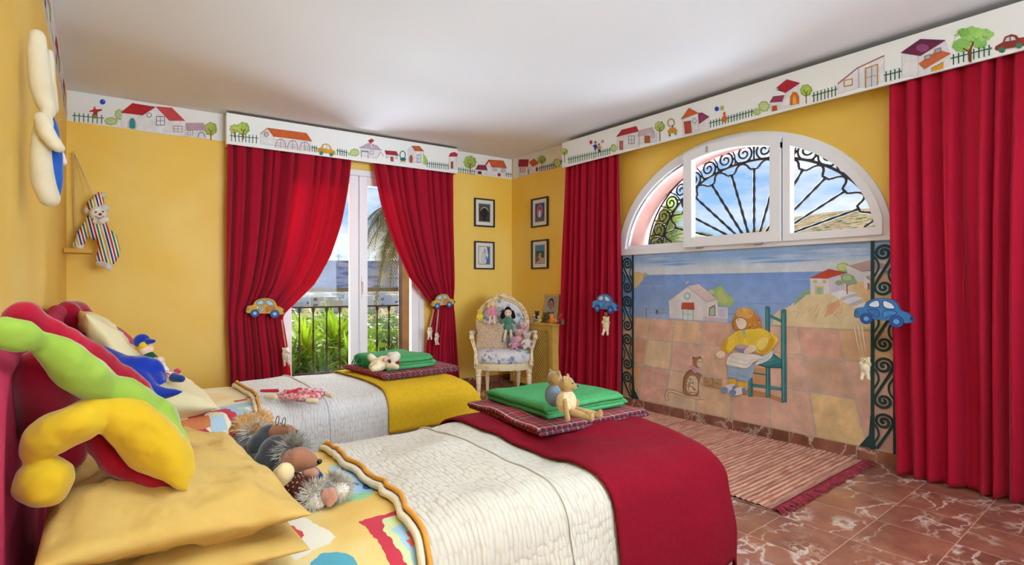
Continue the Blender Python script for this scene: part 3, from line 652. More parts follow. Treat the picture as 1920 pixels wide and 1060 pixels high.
P.poly([(425,430),(605,345),(780,380),(600,435)],'#b5452f',6); P.stroke([(425,430),(605,345),(780,380)],4,'#8a3a2c',7); P.stroke([(425,432),(600,437)],5,'#9a4434',7)
P.poly([(468,512),(556,512),(556,590),(470,600)],'#d9c27a',6); P.poly([(488,530),(542,530),(542,592),(490,594)],'#8fb5a0',7)
for x in (470,563): P.poly([(x-22,450),(x+22,450),(x+22,485),(x-22,485)],'#d9c98a',6); P.poly([(x-12,458),(x+12,458),(x+12,476),(x-12,476)],'#a5b5a8',7)
P.stroke([(790,590),(785,500)],12,'#a5604a',7); 
for (x,y,a,b_) in ((800,445,70,50),(710,480,40,25),(860,475,28,22),(765,420,40,28)): P.ell(x,y,a,b_,'#93ab7c',8,wob=.08)
P.ell(790,430,45,26,'#b5c79a',9,wob=.1)
P.poly([(625,590),(740,555),(880,575),(890,610),(720,650)],'#ececf0',6); P.poly([(720,650),(890,610),(890,580),(730,625)],'#c6c4cf',7); P.poly([(735,660),(850,610),(940,630),(930,670),(830,705)],'#e6e6ec',6); P.poly([(805,690),(935,640),(935,670),(830,710)],'#bdbbc8',7); P.poly([(845,720),(960,675),(1000,700),(900,745)],'#ececf0',6)
P.build('painted_village',M_mural,mur)
# painted chair
P=Border(RW,NL); P.tr=(1320,560,5.3); tg='#3f8285'; td='#2c6064'; tl='#67a3a2'
P.poly([(490,690),(620,690),(620,880),(490,880)],'#cf9a72',4)
P.poly([(380,960),(640,990),(780,1040),(830,1010),(640,940),(430,900)],'#c08a5e',4)
def bar(a,b_,w,lay=6): P.stroke([a,b_],w,td,lay); P.stroke([a,b_],w*.72,tg,lay+1); P.stroke([(a[0]-w*.12,a[1]+8),(b_[0]-w*.12,b_[1]-8)],w*.18,tl,lay+2)
bar((635,95),(640,970),46); P.ell(635,95,23,20,tg,8); bar((495,742),(625,758),14,4); bar((660,175),(780,228),26); bar((490,862),(775,900),30,7); bar((465,800),(465,965),42,9)
P.poly([(515,655),(690,545),(780,610),(795,692),(640,690)],td,9); P.poly([(530,652),(690,555),(772,615),(780,680),(640,678)],tg,10); P.stroke([(540,655),(700,600)],8,tl,11); P.stroke([(640,672),(770,640)],6,'#2c6064',11)
bar((795,125),(800,1020),52,11); P.ell(795,125,26,22,tg,13)
P.build('painted_chair',M_mural,mur)
# painted girl
P=Border(RW,NL); P.smooth=True; P.tr=(1320,560,5.3); yl='#edca45'; yd='#d9a92c'; hr='#c9853a'; hl='#dfae5e'; bl='#9fb5d2'; bd='#7f98bd'
P.poly([(240,660),(345,670),(340,790),(240,795)],bl,14); P.poly([(335,680),(510,640),(505,700),(465,820),(330,825)],bl,14); P.poly([(510,650),(600,560),(690,505),(690,570),(640,620),(520,665)],'#dfe3ea',13); P.stroke([(240,740),(340,775)],5,bd,15); P.stroke([(330,755),(460,790)],5,bd,15); P.stroke([(240,790),(335,800)],7,bd,15); P.stroke([(330,812),(455,825)],7,bd,15)
for k in range(9): P.stroke([(255+k*9,690),(250+k*9,735)],2,'#b5c6de',15); P.stroke([(360+k*13,700),(350+k*12,760)],2,'#b5c6de',15)
P.poly([(255,795),(325,805),(320,850),(255,845)],'#e8b730',14); P.poly([(345,825),(418,830),(412,880),(345,875)],'#e8b730',14)
P.poly([(245,845),(325,850),(300,900),(255,935),(205,935),(190,900)],'#ebeaec',14); P.ell(210,912,38,34,'#8397bd',15); P.poly([(290,870),(325,858),(320,890),(285,905)],'#8397bd',15)
P.poly([(345,878),(415,880),(420,920),(370,955),(300,968),(265,930)],'#ebeaec',16); P.ell(290,935,36,32,'#8397bd',17); P.poly([(380,890),(418,885),(418,935),(385,945)],'#8397bd',17)
P.poly([(225,640),(250,570),(310,530),(560,560),(600,600),(500,620),(450,690),(370,690),(230,665)],'#f0eee6',18); P.stroke([(250,625),(330,635),(440,670),(480,600),(590,600)],4,'#9fb8a8',19); P.stroke([(265,570),(340,600),(450,620)],3,'#b5c6bf',19); P.stroke([(300,540),(265,640)],3,'#b5c6bf',19); P.stroke([(225,650),(370,690),(440,695)],4,'#a9b5a8',19)
P.poly([(165,490),(230,400),(330,325),(400,310),(540,285),(640,320),(745,390),(740,430),(690,490),(650,550),(590,560),(520,530),(470,470),(330,470),(285,520),(250,550)],yl,20)
P.poly([(165,490),(230,400),(260,400),(220,490),(255,545),(235,545)],yd,21); P.poly([(560,430),(640,420),(690,380),(720,430),(660,520),(600,555),(540,530)],yd,21); P.poly([(525,440),(600,370),(660,400),(620,500),(560,520),(535,480)],'#f2dc7a',22); P.stroke([(395,320),(415,400)],6,'#8fa0b0',22); P.poly([(385,312),(420,312),(408,372)],'#9db5c9',22); P.stroke([(640,320),(690,400),(680,460)],6,'#cf9f30',22)
for k in range(14): 
    x=random.uniform(240,480); P.stroke([(x,random.uniform(340,420)),(x+random.uniform(-20,20),random.uniform(420,460))],4,random.choice(['#f5e08a','#e3b838']),22)
P.poly([(120,560),(150,520),(210,520),(225,560),(200,590),(150,592)],'#f0dcc8',22); P.stroke([(140,560),(165,575)],3,'#c9a58c',23); P.stroke([(185,570),(200,585)],3,'#c9a58c',23)
P.ell(380,490,62,32,'#7f7fb0',23); P.ell(380,478,58,22,'#b5b0d0',24); P.ell(378,480,46,15,'#d0a59a',25); P.poly([(322,492),(350,530),(405,545),(440,505)],'#8f8fbd',23)
P.poly([(405,520),(450,470),(520,460),(540,510),(480,540),(440,558),(410,545)],'#f2dfcc',26); P.stroke([(420,530),(460,515)],3,'#c9a58c',27); P.stroke([(425,545),(465,535)],3,'#c9a58c',27)
P.poly([(310,195),(320,130),(370,90),(440,85),(500,120),(530,170),(570,190),(582,240),(560,290),(500,305),(430,290),(330,315),(300,290),(285,230)],hr,22); P.ell(410,145,88,56,hl,23); P.poly([(318,205),(380,188),(430,220),(432,265),(405,305),(360,305),(335,270)],'#f3e2d2',24); P.ell(348,213,5,7,'#4a5a6a',25); P.stroke([(322,196),(380,186),(425,205)],8,'#a5642c',25)
for k in range(40):
    a=random.uniform(-.4,2.9); r_=random.uniform(.3,1); P.ring(500+60*r_*math.cos(a),235+60*r_*math.sin(a),10,9,4,random.choice(['#e0b068','#a86a2c','#d0944a']),24,random.random()*6,random.random()*6+4,6)
for k in range(16): 
    a=PI+PI*k/15; P.stroke([(410+80*math.cos(a),150+50*math.sin(a)),(410+50*math.cos(a),160+28*math.sin(a))],4,random.choice(['#c07a34','#ecc67e']),24)
P.stroke([(310,200),(290,250),(305,300)],14,'#a8662c',24)
P.build('painted_girl',M_mural,mur)
# painted cat
P=Border(RW,NL); P.smooth=True; P.tr=(1160,590,5.046); cb='#a5785a'; cl_='#e0cbb2'
P.stroke([(465,810),(448,760),(480,715),(540,735),(620,765),(760,790),(800,795)],30,cb,4); P.stroke([(465,810),(448,760),(480,715),(540,735),(620,765),(760,790),(800,795)],18,cl_,5); P.ell(800,790,24,16,cl_,6)
P.poly([(610,740),(605,640),(625,560),(680,512),(740,540),(790,570),(800,600),(770,640),(770,770),(700,780),(620,765)],cb,6); P.poly([(640,720),(650,600),(700,570),(750,600),(755,740),(700,765)],cl_,7)
for k in range(26): P.stroke([(random.uniform(640,750),random.uniform(590,740)),]*1+[(random.uniform(650,745),random.uniform(600,750))],6,random.choice(['#b08a6c','#8f6448','#eadbc8']),8) if k%2 else P.ell(random.uniform(640,750),random.uniform(600,750),9,6,random.choice(['#a07858','#efe3d2']),8)
P.stroke([(615,720),(615,640),(640,565),(690,525)],12,'#8a6044',8)
P.poly([(785,570),(800,600),(778,650),(790,785),(765,775),(763,660)],cl_,8)
P.poly([(700,470),(705,400),(725,405),(760,400),(790,410),(805,450),(800,490),(760,512),(720,500)],cb,9); P.ell(775,460,30,42,cl_,10); P.ell(762,448,5,6,'#4a3a30',11); P.ell(790,452,4,5,'#4a3a30',11); P.poly([(700,395),(722,410),(705,440)],'#8a6044',10); P.poly([(755,398),(785,398),(775,420)],'#8a6044',10)
P.poly([(672,480),(700,475),(745,510),(755,540),(725,560),(705,530),(680,510)],'#d0a5b5',11); P.stroke([(695,500),(735,525)],4,'#a97f92',12)
P.build('painted_cat',M_mural,mur)
# painted wrought iron columns
def ironcol(name,y0,y1,flip):
    P=Paint(RW,NL); dk='#22413f'
    def st(pts,w,lay=15):
        if 3<len(pts)<9: pts=chaikin(list(pts),False,3)
        for i in range(len(pts)-1):
            a=Vector(pts[i]);b_=Vector(pts[i+1]); d=b_-a
            if d.length<1e-5: continue
            d.normalize(); n_=Vector((-d.y,d.x))*w/2; e=d*w*.25
            P.raw([W(*(a-e+n_)),W(*(b_+e+n_)),W(*(b_+e-n_)),W(*(a-e-n_))],dk,lay)
    c=(y0+y1)/2; hw=abs(y1-y0)/2-.006; f=-1 if flip else 1
    for yb in (y0,y1): st([(yb,.075),(yb,1.386)],.021,16)
    def spiral(cz,phi0,phi1,r0,r1,n=34,s=1):
        o=[]
        for i in range(n+1):
            t=i/n; r=r0+(r1-r0)*t**.85; a=phi0+(phi1-phi0)*t; o.append((c+f*r*math.cos(a),cz+r*math.sin(a)))
        return o
    for z1,z2 in ((1.307,1.092),(.955,.742),(.605,.388),(.258,.045)):
        R=hw*.98
        up=spiral(z1,-.35+PI*3.6,-.35,.004,R); lo=spiral(z2,PI-.35,PI-.35+PI*3.6,R,.004)
        path=up[:-3]+chaikin([up[-3],up[-1],lo[0],lo[2]],False,3)+lo[3:]
        path=[p for p in path if p[1]>.085]
        st(path,.0165)
        # tear-shaped side scrolls closing the gaps
        m=(z1+z2)/2
        st([(c-f*hw,z1-.02),(c-f*hw*.55,m+.055),(c-f*hw*.45,m+.01),(c-f*hw,m-.04)],.012)
        st([(c+f*hw,z2+.02),(c+f*hw*.55,m-.055),(c+f*hw*.45,m-.01),(c+f*hw,m+.04)],.012) if m-.055>.1 else None
        P.raw([W(c+.006*math.cos(a),z1+.006*math.sin(a)) for a in [k*PI/4 for k in range(8)]],dk,15)
    yi=y1 if not flip else y0; s=-1 if not flip else 1
    P.raw([W(yi-.012*s,.28),W(yi+.012*s,.28),W(yi+.02*s,.16),W(yi+.075*s,.078),W(yi-.02*s,.078),W(yi-.012*s,.15)],dk,16)
    return P.build(name,paintmat('painted iron green',.6,.15,20),mur)
ironcol('painted_grille',3.244,3.118,False)
ironcol('painted_grille',1.222,1.103,True)
# double power socket painted over with the mural
a=onx(1321,706,RX); c=onx(1355,728,RX); ym=(a.y+c.y)/2; zm=(a.z+c.z)/2
sk=empty('power_socket',(RX,ym,zm),'beige double power socket on the mural between the painted cat and the girl','power socket')
M_sock=mat('beige plastic','#c9a578',.5,noise=(30,'#b08a60')); M_dk=mat('dark recess','#2a1f1a',.7)
b=MB()
for d in (-.04,.04): b.box((RX-.016,ym+d-.038,zm-.038),(RX-.006,ym+d+.038,zm+.038))
b.build('faceplate',M_sock,sk,bevel=.006)
for d in (-.04,.04):
    b=MB(); M=Matrix.Rotation(PI/2,4,'Y'); b.lathe([(.0,-.0225),(.026,-.0225),(.026,-.0165),(.0,-.0165)],(RX,ym+d,zm),20,M=M); o=b.build('socket_well',mat('socket well','#b8966c',.5),sk,smooth=40)
    b=MB()
    for q in (-.009,.009): b.lathe([(0,-.0235),(.0035,-.0235),(.0035,-.022),(0,-.022)],(RX,ym+d+q,zm),8,M=M)
    b.build('socket_hole',M_dk,o)
# ================================================================ wrought iron grille outside the arch
M_iron=mat('black wrought iron','#1d1c20',.55,metal=.3,bump=(60,.3,.002))
GX=4.33
gr=empty('window_grille',(GX,AY-.03,1.43),'black wrought iron fan grille outside the arched window, with twisted spokes and spiral scrolls','window grille')
GY=AY-.05; GZ=1.435
def g3(y,z,x=GX): return Vector((x,y,z))
def ga(a,b_,t): return g3(GY+a*math.cos(t),GZ+b_*math.sin(t))
b=MB()
b.tube([ga(1.03,.815,PI*i/60) for i in range(61)],.008,6)
b.tube([ga(.87,.675,PI*i/60) for i in range(61)],.011,6)
b.tube([g3(GY-1.03,GZ),g3(GY+1.03,GZ)],.010,6)
b.build('arch_bar',M_iron,gr,smooth=True)
NS=13
for i in range(NS):
    t=PI*(i+.35)/(NS-.3); b=MB(); 
    e=ga(.785,.61,t); s0=g3(GY+.10*math.cos(t),GZ+.0+.01); n=40; pts=[s0.lerp(e,k/n) for k in range(n+1)]
    b.tube(pts,[.0105+.0022*math.sin(k*1.15) for k in range(n+1)],6)
    b.build('spoke',M_iron,gr,smooth=True)
b=MB()
for i in range(NS-1):
    t0=PI*(i+.35)/(NS-.3); t1=PI*(i+1.35)/(NS-.3); d=(t1-t0); pts=[]
    ca=lambda r,t:ga(.87*r,.675*r,t)
    pts=[ca(.90,t0-.0*d),ca(.90,t0+.15*d),ca(.92,t0+.20*d)]
    for k in range(17):
        u=k/16; pts.append(ca(.92+.065*max(0,math.sin(PI*u))**.7,t0+(.22+.56*u)*d))
    pts+=[ca(.92,t0+.80*d),ca(.90,t0+.85*d),ca(.90,t1)]
    b.tube(pts,.009,5)
b.build('scalloped_bar',M_iron,gr,smooth=True)
b=MB()
def gsp(tc,dirn):
    c=ga(.95,.745,tc); rr=.072; pts=[]
    rad=Vector((0,math.cos(tc)*.8,math.sin(tc))).normalized(); tan=Vector((0,-rad.z,rad.y))*dirn
    for k in range(30):
        u=k/29; a=-PI*.5+u*PI*3.4; r=rr*(1-.86*u); pts.append(c+tan*(r*math.cos(a))+rad*(r*math.sin(a)))
    st=ga(.88,.685,tc-dirn*.0); pts=[c-tan*rr*1.25-rad*rr*.2,c-tan*rr*.85-rad*rr*.85]+pts
    b.tube(pts,.008,5)
    b.tube([c+tan*rr*1.05-rad*rr*.9,c+tan*rr*1.2+rad*0,c+tan*rr*1.0+rad*rr*.9],.0055,5)
for i in range(18): gsp(PI*(i+.5)/18,1 if i<9 else -1)
b.build('scroll',M_iron,gr,smooth=True)
# ================================================================ framed pictures
M_frame=mat('black picture frame','#211a18',.4); M_mat_=mat('cream picture mount','#e3dfd6',.9)
def picture(fn,nrm,quad,pal,label,shapes):
    """quad: four picture pixels TL,TR,BR,BL"""
    P4=[fn(*q) for q in quad]; c=sum(P4,Vector())/4
    nv=Vector(nrm); root=empty('framed_picture',c,label,'picture','framed pictures in the corner')
    U=((P4[1]-P4[0])+(P4[2]-P4[3])); w_=U.length/2; h_=((P4[0]-P4[3]).length+(P4[1]-P4[2]).length)/2; U.z=0; U.normalize(); V=Vector((0,0,1))
    p=lambda u,v,o:c+U*u*w_+V*v*h_+nv*o
    def sl(u0,u1,v0,v1,o0,o1,b): b.add([p(u0,v0,o0),p(u1,v0,o0),p(u1,v1,o0),p(u0,v1,o0),p(u0,v0,o1),p(u1,v0,o1),p(u1,v1,o1),p(u0,v1,o1)],[(3,2,1,0),(4,5,6,7),(0,1,5,4),(1,2,6,5),(2,3,7,6),(3,0,4,7)])
    b=MB(); e=.07; ev=.05
    sl(-.5,-.5+e,-.5,.5,.002,.02,b); sl(.5-e,.5,-.5,.5,.002,.02,b); sl(-.5+e,.5-e,-.5,-.5+ev,.002,.02,b); sl(-.5+e,.5-e,.5-ev,.5,.002,.02,b)
    b.build('frame',M_frame,root,bevel=.002)
    b=MB(); sl(-.5+e,.5-e,-.5+ev,.5-ev,.002,.008,b); mt_=b.build('mount',M_mat_,root)
    P=Paint(lambda u,v:p(u,v,.008),nv); P.poly([(-.29,-.33),(.29,-.33),(.29,.33),(-.29,.33)],'#8d8a84',0); P.poly([(-.26,-.30),(.26,-.30),(.26,.30),(-.26,.30)],pal,1)
    for s in shapes: getattr(P,s[0])(*s[1:])
    P.build('print',M_paint,mt_); 
onR=lambda x,y:onx(x,y,RX)
T1=lambda q:[(885+x/7.31,365+y/7.31) for x,y in q]
picture(onb,BN,T1([(32,45),(312,75),(295,455),(15,432)]),'#3f362f','dark framed print of a shadowy arched figure, upper picture left of the corner',[('ell',-.02,.02,.2,.2,'#2a2522',2,16),('ring',0,.02,.2,.17,.035,'#c9a58a',3,.3,2.84,12),('poly',[(-.06,-.28),(.06,-.28),(.05,.15),(-.04,.15)],'#1d1a1c',4),('poly',[(-.26,.15),(.26,.15),(.26,.30),(-.26,.30)],'#4a5258',1.5)])
picture(onb,BN,T1([(32,630),(308,658),(292,1033),(15,1018)]),'#e3e2dc','black framed pale blue and white print, lower picture left of the room corner',[('poly',[(.06,-.3),(.26,-.3),(.26,.3),(.12,.3),(.2,0)],'#46689a',2),('ell',-.05,-.08,.13,.2,'#d0cdd0',2),('ell',.02,.16,.09,.1,'#b9b2b0',3),('ell',.1,-.1,.05,.08,'#7f97b8',4)])
picture(onR,NL,T1([(818,68),(1048,25),(1060,430),(832,455)]),'#33509a','black framed deep blue print with small red figure, upper picture right of the corner',[('ell',0,.03,.17,.24,'#c98a94',2),('ell',0,.03,.11,.2,'#a8422f',3),('ell',0,-.05,.07,.14,'#efe6e0',4),('poly',[(-.26,-.3),(.26,-.3),(.26,-.16),(-.26,-.14)],'#5a6070',2)])
picture(onR,NL,T1([(815,632),(1045,615),(1065,1018),(838,1018)]),'#3c5a48','black framed green woodland print of a crouching figure, lower picture right of the corner',[('poly',[(-.26,.12),(.26,.12),(.26,.3),(-.26,.3)],'#4f86b5',2),('poly',[(-.26,-.3),(.26,-.3),(.26,-.12),(0,-.12),(-.1,-.2)],'#b9aaa5',3),('ell',-.1,-.12,.1,.13,'#a0564a',4),('ell',.03,.0,.06,.05,'#c99a8a',5),('poly',[(-.02,-.02),(.1,-.1),(.05,-.18),(-.08,-.1)],'#c9a595',4)])
# ================================================================ curtains
def curtmat(name,c,tr):
    m=mat(name,c,.9,trans=tr,sheen=.25); t=m.node_tree; b=t.nodes['Principled BSDF']; co=N(t,'ShaderNodeTexCoord')
    n=N(t,'ShaderNodeTexNoise',Scale=350,Detail=1); t.links.new(co.outputs['Object'],n.inputs[0]); bp=N(t,'ShaderNodeBump',Strength=.15,Distance=.001); t.links.new(n.outputs[0],bp.inputs['Height']); t.links.new(bp.outputs[0],b.inputs['Normal']); return m
M_cur=curtmat('red curtain cloth','#c81f3c',.42)
M_hem=mat('curtain hem','#96162a',.9)
def interp(pts,z):
    # pts sorted by descending z: (z,u)
    if z>=pts[0][0]: return pts[0][1]
    for i in range(len(pts)-1):
        if pts[i][0]>=z>=pts[i+1][0]:
            a,b_=pts[i],pts[i+1]; t=(a[0]-z)/(a[0]-b_[0]+1e-9)
            # smooth (catmull) interpolation
            p0=pts[max(i-1,0)][1];p3=pts[min(i+2,len(pts)-1)][1]
            m=a[1]+(b_[1]-a[1])*t; c=.5*((2*a[1])+(-p0+b_[1])*t+(2*p0-5*a[1]+4*b_[1]-p3)*t*t+(-p0+3*a[1]-3*b_[1]+p3)*t**3)
            return .5*m+.5*c
    return pts[-1][1]
def curtain(label,pt,L,R,nf,o0,o1,amp,z1=2.335,z0=.012,tie=None,seed=0,grp='red curtains'):
    """pt(u,o,z)->world"""
    NU,NV=nf*14,90; b=MB()
    rnd=random.Random(seed); ph=[rnd.uniform(-.5,.5) for _ in range(nf+2)]; am=[rnd.uniform(.65,1.15) for _ in range(nf+2)]
    def fn(i,j):
        z=z1+(z0-z1)*j; l=interp(L,z); r=interp(R,z); t=i
        k=max(0,min(nf,nf*(t+.035*math.sin(2*PI*t*2.3+seed)*math.sin(PI*t)+.02*math.sin(2*PI*t*5.1+seed*2)*math.sin(PI*t)))); ki=int(min(k,nf-1e-6)); kf=k-ki
        A=amp*(am[ki]*(1-kf)+am[ki+1]*kf); w=abs(r-l); full=abs(interp(R,z1)-interp(L,z1))
        sq=min(1.2,w/full+.25)
        kk=k+.06*math.sin(z*1.7+seed)+.05*math.sin(t*9+z*2.3); s=1-2*(.5-.5*math.cos(2*PI*kk))**1.9; s+=.16*math.sin(2*PI*kk*2.6+z*.8+seed)
        A*=(.55+.45*min(1,(z1-z)/.9)) if tie is None else (.6+.4*sq)
        if tie is not None: A*=1-.45*math.exp(-((z-tie)/.12)**2)
        o=o0+(o1-o0)*(z1-z)/(z1-z0)+A*s+.004*mn.noise(Vector((t*6,z*1.2,seed)))
        if tie is not None: o-= .012*math.exp(-((z-tie)/.1)**2)
        u=l+(r-l)*t+ (w/nf)*.13*math.sin(2*PI*kk+1.2)*math.sin(PI*min(1,max(0,t))) **.3
        return pt(u,max(o,.012),z)
    b.grid(fn,NU,NV)
    o=b.build('curtain',M_cur,smooth=True,recalc=False,solid=.003); tag(o,label,'curtain',grp)
    return o
PB=lambda u,o,z:bw(u,o,z)
PR=lambda u,o,z:Vector((RX-o,u,z))
zb=lambda pts,o=.09:[(lambda q:(q.z,q.x))(onb(x,y,o)) for x,y in pts]
zr=lambda pts,x0=3.94:[(lambda q:(q.z,q.y))(onx(x,y,x0)) for x,y in pts]
curtain('red curtain left of the balcony door, swept aside behind the yellow car tieback',PB,
  zb([(428,271),(426,420),(427,600),(432,725)]),zb([(658,300),(651,360),(639,420),(619,480),(590,532),(552,572),(532,593),(534,615),(541,660),(546,712),(548,760)]),10,.078,.090,.044,tie=.88,seed=1,grp='red curtains of the balcony door')
curtain('red curtain right of the balcony door, gathered by a yellow car tieback',PB,
  zb([(700,305),(713,380),(735,450),(766,520),(797,558),(815,577),(809,600),(800,640),(796,690),(792,730)]),zb([(849,325),(850,420),(852,520),(852,580),(856,650),(861,712),(878,728)]),9,.08,.10,.040,tie=.93,seed=2,grp='red curtains of the balcony door')
curtain('straight red curtain between the radiator cover and the mural',PR,zr([(1061,312),(1058,500),(1052,735)]),zr([(1160,290),(1163,500),(1166,763)]),8,.078,.11,.042,z1=2.32,seed=3,grp='red curtains of the mural wall')
c4=zr([(1664,165),(1668,400),(1676,620),(1689,900)],3.9)
curtain('large red curtain at the right edge of the room, beside the painted iron column',PR,c4,[(2.32,.22),(0,.28)],9,.085,.165,.040,z1=2.32,z0=.006,seed=4,grp='red curtains of the mural wall')
# ================================================================ plush helpers
def plushm(name,c,c2=None,fuzz=.5,sc_=260):
    return mat(name,c,.95,noise=(9,c2 or c,5),bump=(sc_,fuzz,.003),sheen=.5)
M_cream=plushm('cream plush','#e8d9b8','#d9c59c'); M_bead=mat('black bead','#16120f',.15); M_tan=plushm('tan mohair','#a3824f','#8c6c40',.9)
M_rope=mat('natural cord','#cdb893',.9,bump=(300,.5,.002))
def xf(M,pts): return [M@Vector(p) for p in pts]
def bear(name,M,s,m,label,cat,group=None,hand=None,foot=None,head=(0,0,.62),vox=None,tilt=0,ears=(.062,.13),eyes=True,snout=True,extra=None,parent=None):
    """teddy in local frame: z up, facing +x, height about s"""
    root=empty(name,M@Vector((0,0,0)),label,cat,group)
    h=Vector(head); hand=hand or [(.16,.27,.28),(.16,-.27,.28)]; foot=foot or [(.36,.16,.06),(.36,-.16,.06)]
    b=Blob(); Ms=M@Matrix.Scale(s,4); R3=M.to_3x3()
    E=lambda c,r:b.ell(Ms@Vector(c),tuple(q*s for q in r),M=R3.to_4x4(),n=14,m=10)
    E((0,0,.3),(.16,.175,.22)); E(h,(.155,.165,.15)); 
    b.limb(xf(Ms,[(0,0,.4),tuple(h*.7+Vector((0,0,.15)))]),[.1*s,.1*s])
    if snout: E(h+Vector((.14,0,-.04)),(.08,.075,.06))
    for q in (1,-1):
        E(h+Vector((-.01,q*ears[1],.125)),(ears[0]*.55,ears[0],ears[0]*1.05))
    for q,e in zip((1,-1),hand): 
        e=Vector(e); a=Vector((0,q*.12,.42)); b.limb(xf(Ms,[a,a.lerp(e,.5)+Vector((.0,q*.03,0)),e]),[.055*s,.055*s,.052*s])
    for q,e in zip((1,-1),foot):
        e=Vector(e); a=Vector((.02,q*.08,.14)); b.limb(xf(Ms,[a,a.lerp(e,.55),e]),[.08*s,.068*s,.06*s]); d=(e-a).normalized(); up=Vector((0,0,1))-d*d.z
        if up.length<.1: up=Vector((1,0,0))
        b.limb(xf(Ms,[e,e+up.normalized()*.07]),[.06*s,.05*s])
    o=b.make('body',m,root,vox=vox or s*.016,smooth=5)
    if eyes:
        f=MB()
        for q in (1,-1): f.ell(Ms@(h+Vector((.135,q*.065,.035))),.017*s,n=8,m=6)
        f.build('eyes',M_bead,root,smooth=True)
    if snout:
        f=MB(); f.ell(Ms@(h+Vector((.215,0,-.02))),(.018*s,.026*s,.018*s),n=10,m=6); f.build('nose',M_bead,root,smooth=True)
    return root
def frameM(loc,face,up=(0,0,1)):
    """matrix with local x along face, z near up"""
    x=Vector(face).normalized(); u=Vector(up); y=u.cross(x).normalized(); z=x.cross(y)
    M=Matrix((x,y,z)).transposed().to_4x4(); M.translation=Vector(loc); return M
# ================================================================ car tiebacks
carO=[(60,372),(58,300),(72,262),(95,240),(180,226),(188,190),(215,150),(260,122),(320,105),(400,100),(470,112),(525,138),(558,180),(585,258),(640,272),(690,305),(718,350),(718,400),(690,416),(620,420),(455,392),(300,390),(130,375)]
carO=chaikin(carO,True,1)
def nz_(p): return ((p[0]-390)/660,-(p[1]-290)/660)
def tieback(c,U,Nn,width,cols,label,tilt=0,flip=False):
    U=Vector(U).normalized(); Nn=Vector(Nn).normalized(); V=Vector((0,0,1)); 
    if tilt: R=Matrix.Rotation(math.radians(tilt),3,Nn); U=R@U; V=R@V
    sgn=-1 if flip else 1
    root=empty('curtain_tieback',c,label,'curtain tieback','wooden toy car curtain tiebacks')
    p3=lambda u,v,o:Vector(c)+U*(u*sgn*width)+V*(v*width)+Nn*o
    out=[nz_(p) for p in carO]
    b=MB(); b.prism(out,.016,lambda u,v,o:p3(u,v,o)); cb_=b.build('car_board',cols['edge'],root)
    P=Paint(lambda x,y:p3(*nz_((x,y)),.016),Nn,step=.0006); P.smooth=True
    ins=[(390+(x-390)*.965,285+(y-285)*.95) for x,y in carO]
    P.poly(ins,cols['body'],0)
    for (cx,cy,r) in ((205,380,74),(540,400,80)): P.ell(cx,cy,r,r,cols['line'],4); P.ell(cx,cy,r*.86,r*.86,cols['wheel'],5); P.ell(cx,cy,r*.42,r*.4,cols['hub'],6); P.ring(cx,cy,r*.55,r*.55,6,cols['line'],6)
    P.poly([(222,222),(250,165),(300,138),(350,132),(362,232)],cols['glass'],2); P.poly([(388,132),(450,145),(505,180),(535,245),(398,235)],cols['glass'],2)
    P.stroke([(222,222),(250,165),(300,138),(350,132),(362,232)],9,cols['line'],3,True); P.stroke([(388,132),(450,145),(505,180),(535,245),(398,235)],9,cols['line'],3,True)
    P.poly([(222,250),(360,256),(350,362),(300,345),(270,320),(222,290)],cols['doorA'],2); P.poly([(395,256),(545,265),(545,310),(450,330),(430,360),(388,358)],cols['doorB'],2)
    P.stroke([(222,250),(360,256),(350,362),(300,345),(270,320),(222,290)],7,cols['line'],3,True); P.stroke([(395,256),(545,265),(545,310),(450,330),(430,360),(388,358)],7,cols['line'],3,True)
    if cols.get('flower'):
        for k in range(6): a=k*PI/3; P.ell(295+26*math.cos(a),298+22*math.sin(a),14,11,'#4f7fb8',4)
        P.ell(295,298,10,9,'#e8e4c8',5)
    for y in (285,300,315): P.stroke([(72,y),(108,y+3)],6,cols['line'],3)
    P.ell(700,355,18,26,cols['line'],3)
    P.build('car_paint',M_paint,cb_)
    return root,p3
blueC=dict(edge=mat('dark blue board edge','#1f3f70',.5),body='#3f78b0',line='#1d3a6b',wheel='#2f57a0',hub='#6fa0d0',glass='#dfe6f2',doorA='#3a6ea8',doorB='#4580b8')
bl2=dict(blueC,body='#5b92cf',wheel='#3a66b8',glass='#d5e2f2',doorA='#6a9fd8',doorB='#5f96d0')
yelC=dict(edge=mat('ochre board edge','#7a5f2a',.5),body='#dba63a',line='#2f4a63',wheel='#3465a8',hub='#9fc0e0',glass='#a5cfe3',doorA='#d9cfa0',doorB='#d07a35',flower=1)
UB=-BD
a=onb(462,579,.17); c=onb(535,577,.17); c1=(a+c)/2; tieback(onb(498,578,.17),UB,BN,(a-c).length,yelC,'yellow wooden car with blue wheels holding the curtain left of the balcony door')
a=onb(808,566,.17); c=onb(852,562,.17); tieback(onb(830,565,.17),UB,BN,(a-c).length,yelC,'yellow wooden car tieback, tilted, on the curtain right of the balcony door',tilt=9)
a=onx(1111,572,3.80); c=onx(1160,572,3.80); tieback(onx(1136,570,3.80),(0,-1,0),NL,abs(a.y-c.y),bl2,'light blue wooden car tieback on the curtain beside the chair corner')
a=onx(1601,588,3.76); c=onx(1712,590,3.76); tieback(onx(1657,586,3.76),(0,-1,0),NL,abs(a.y-c.y),blueC,'dark blue wooden car tieback over the painted iron column at right')
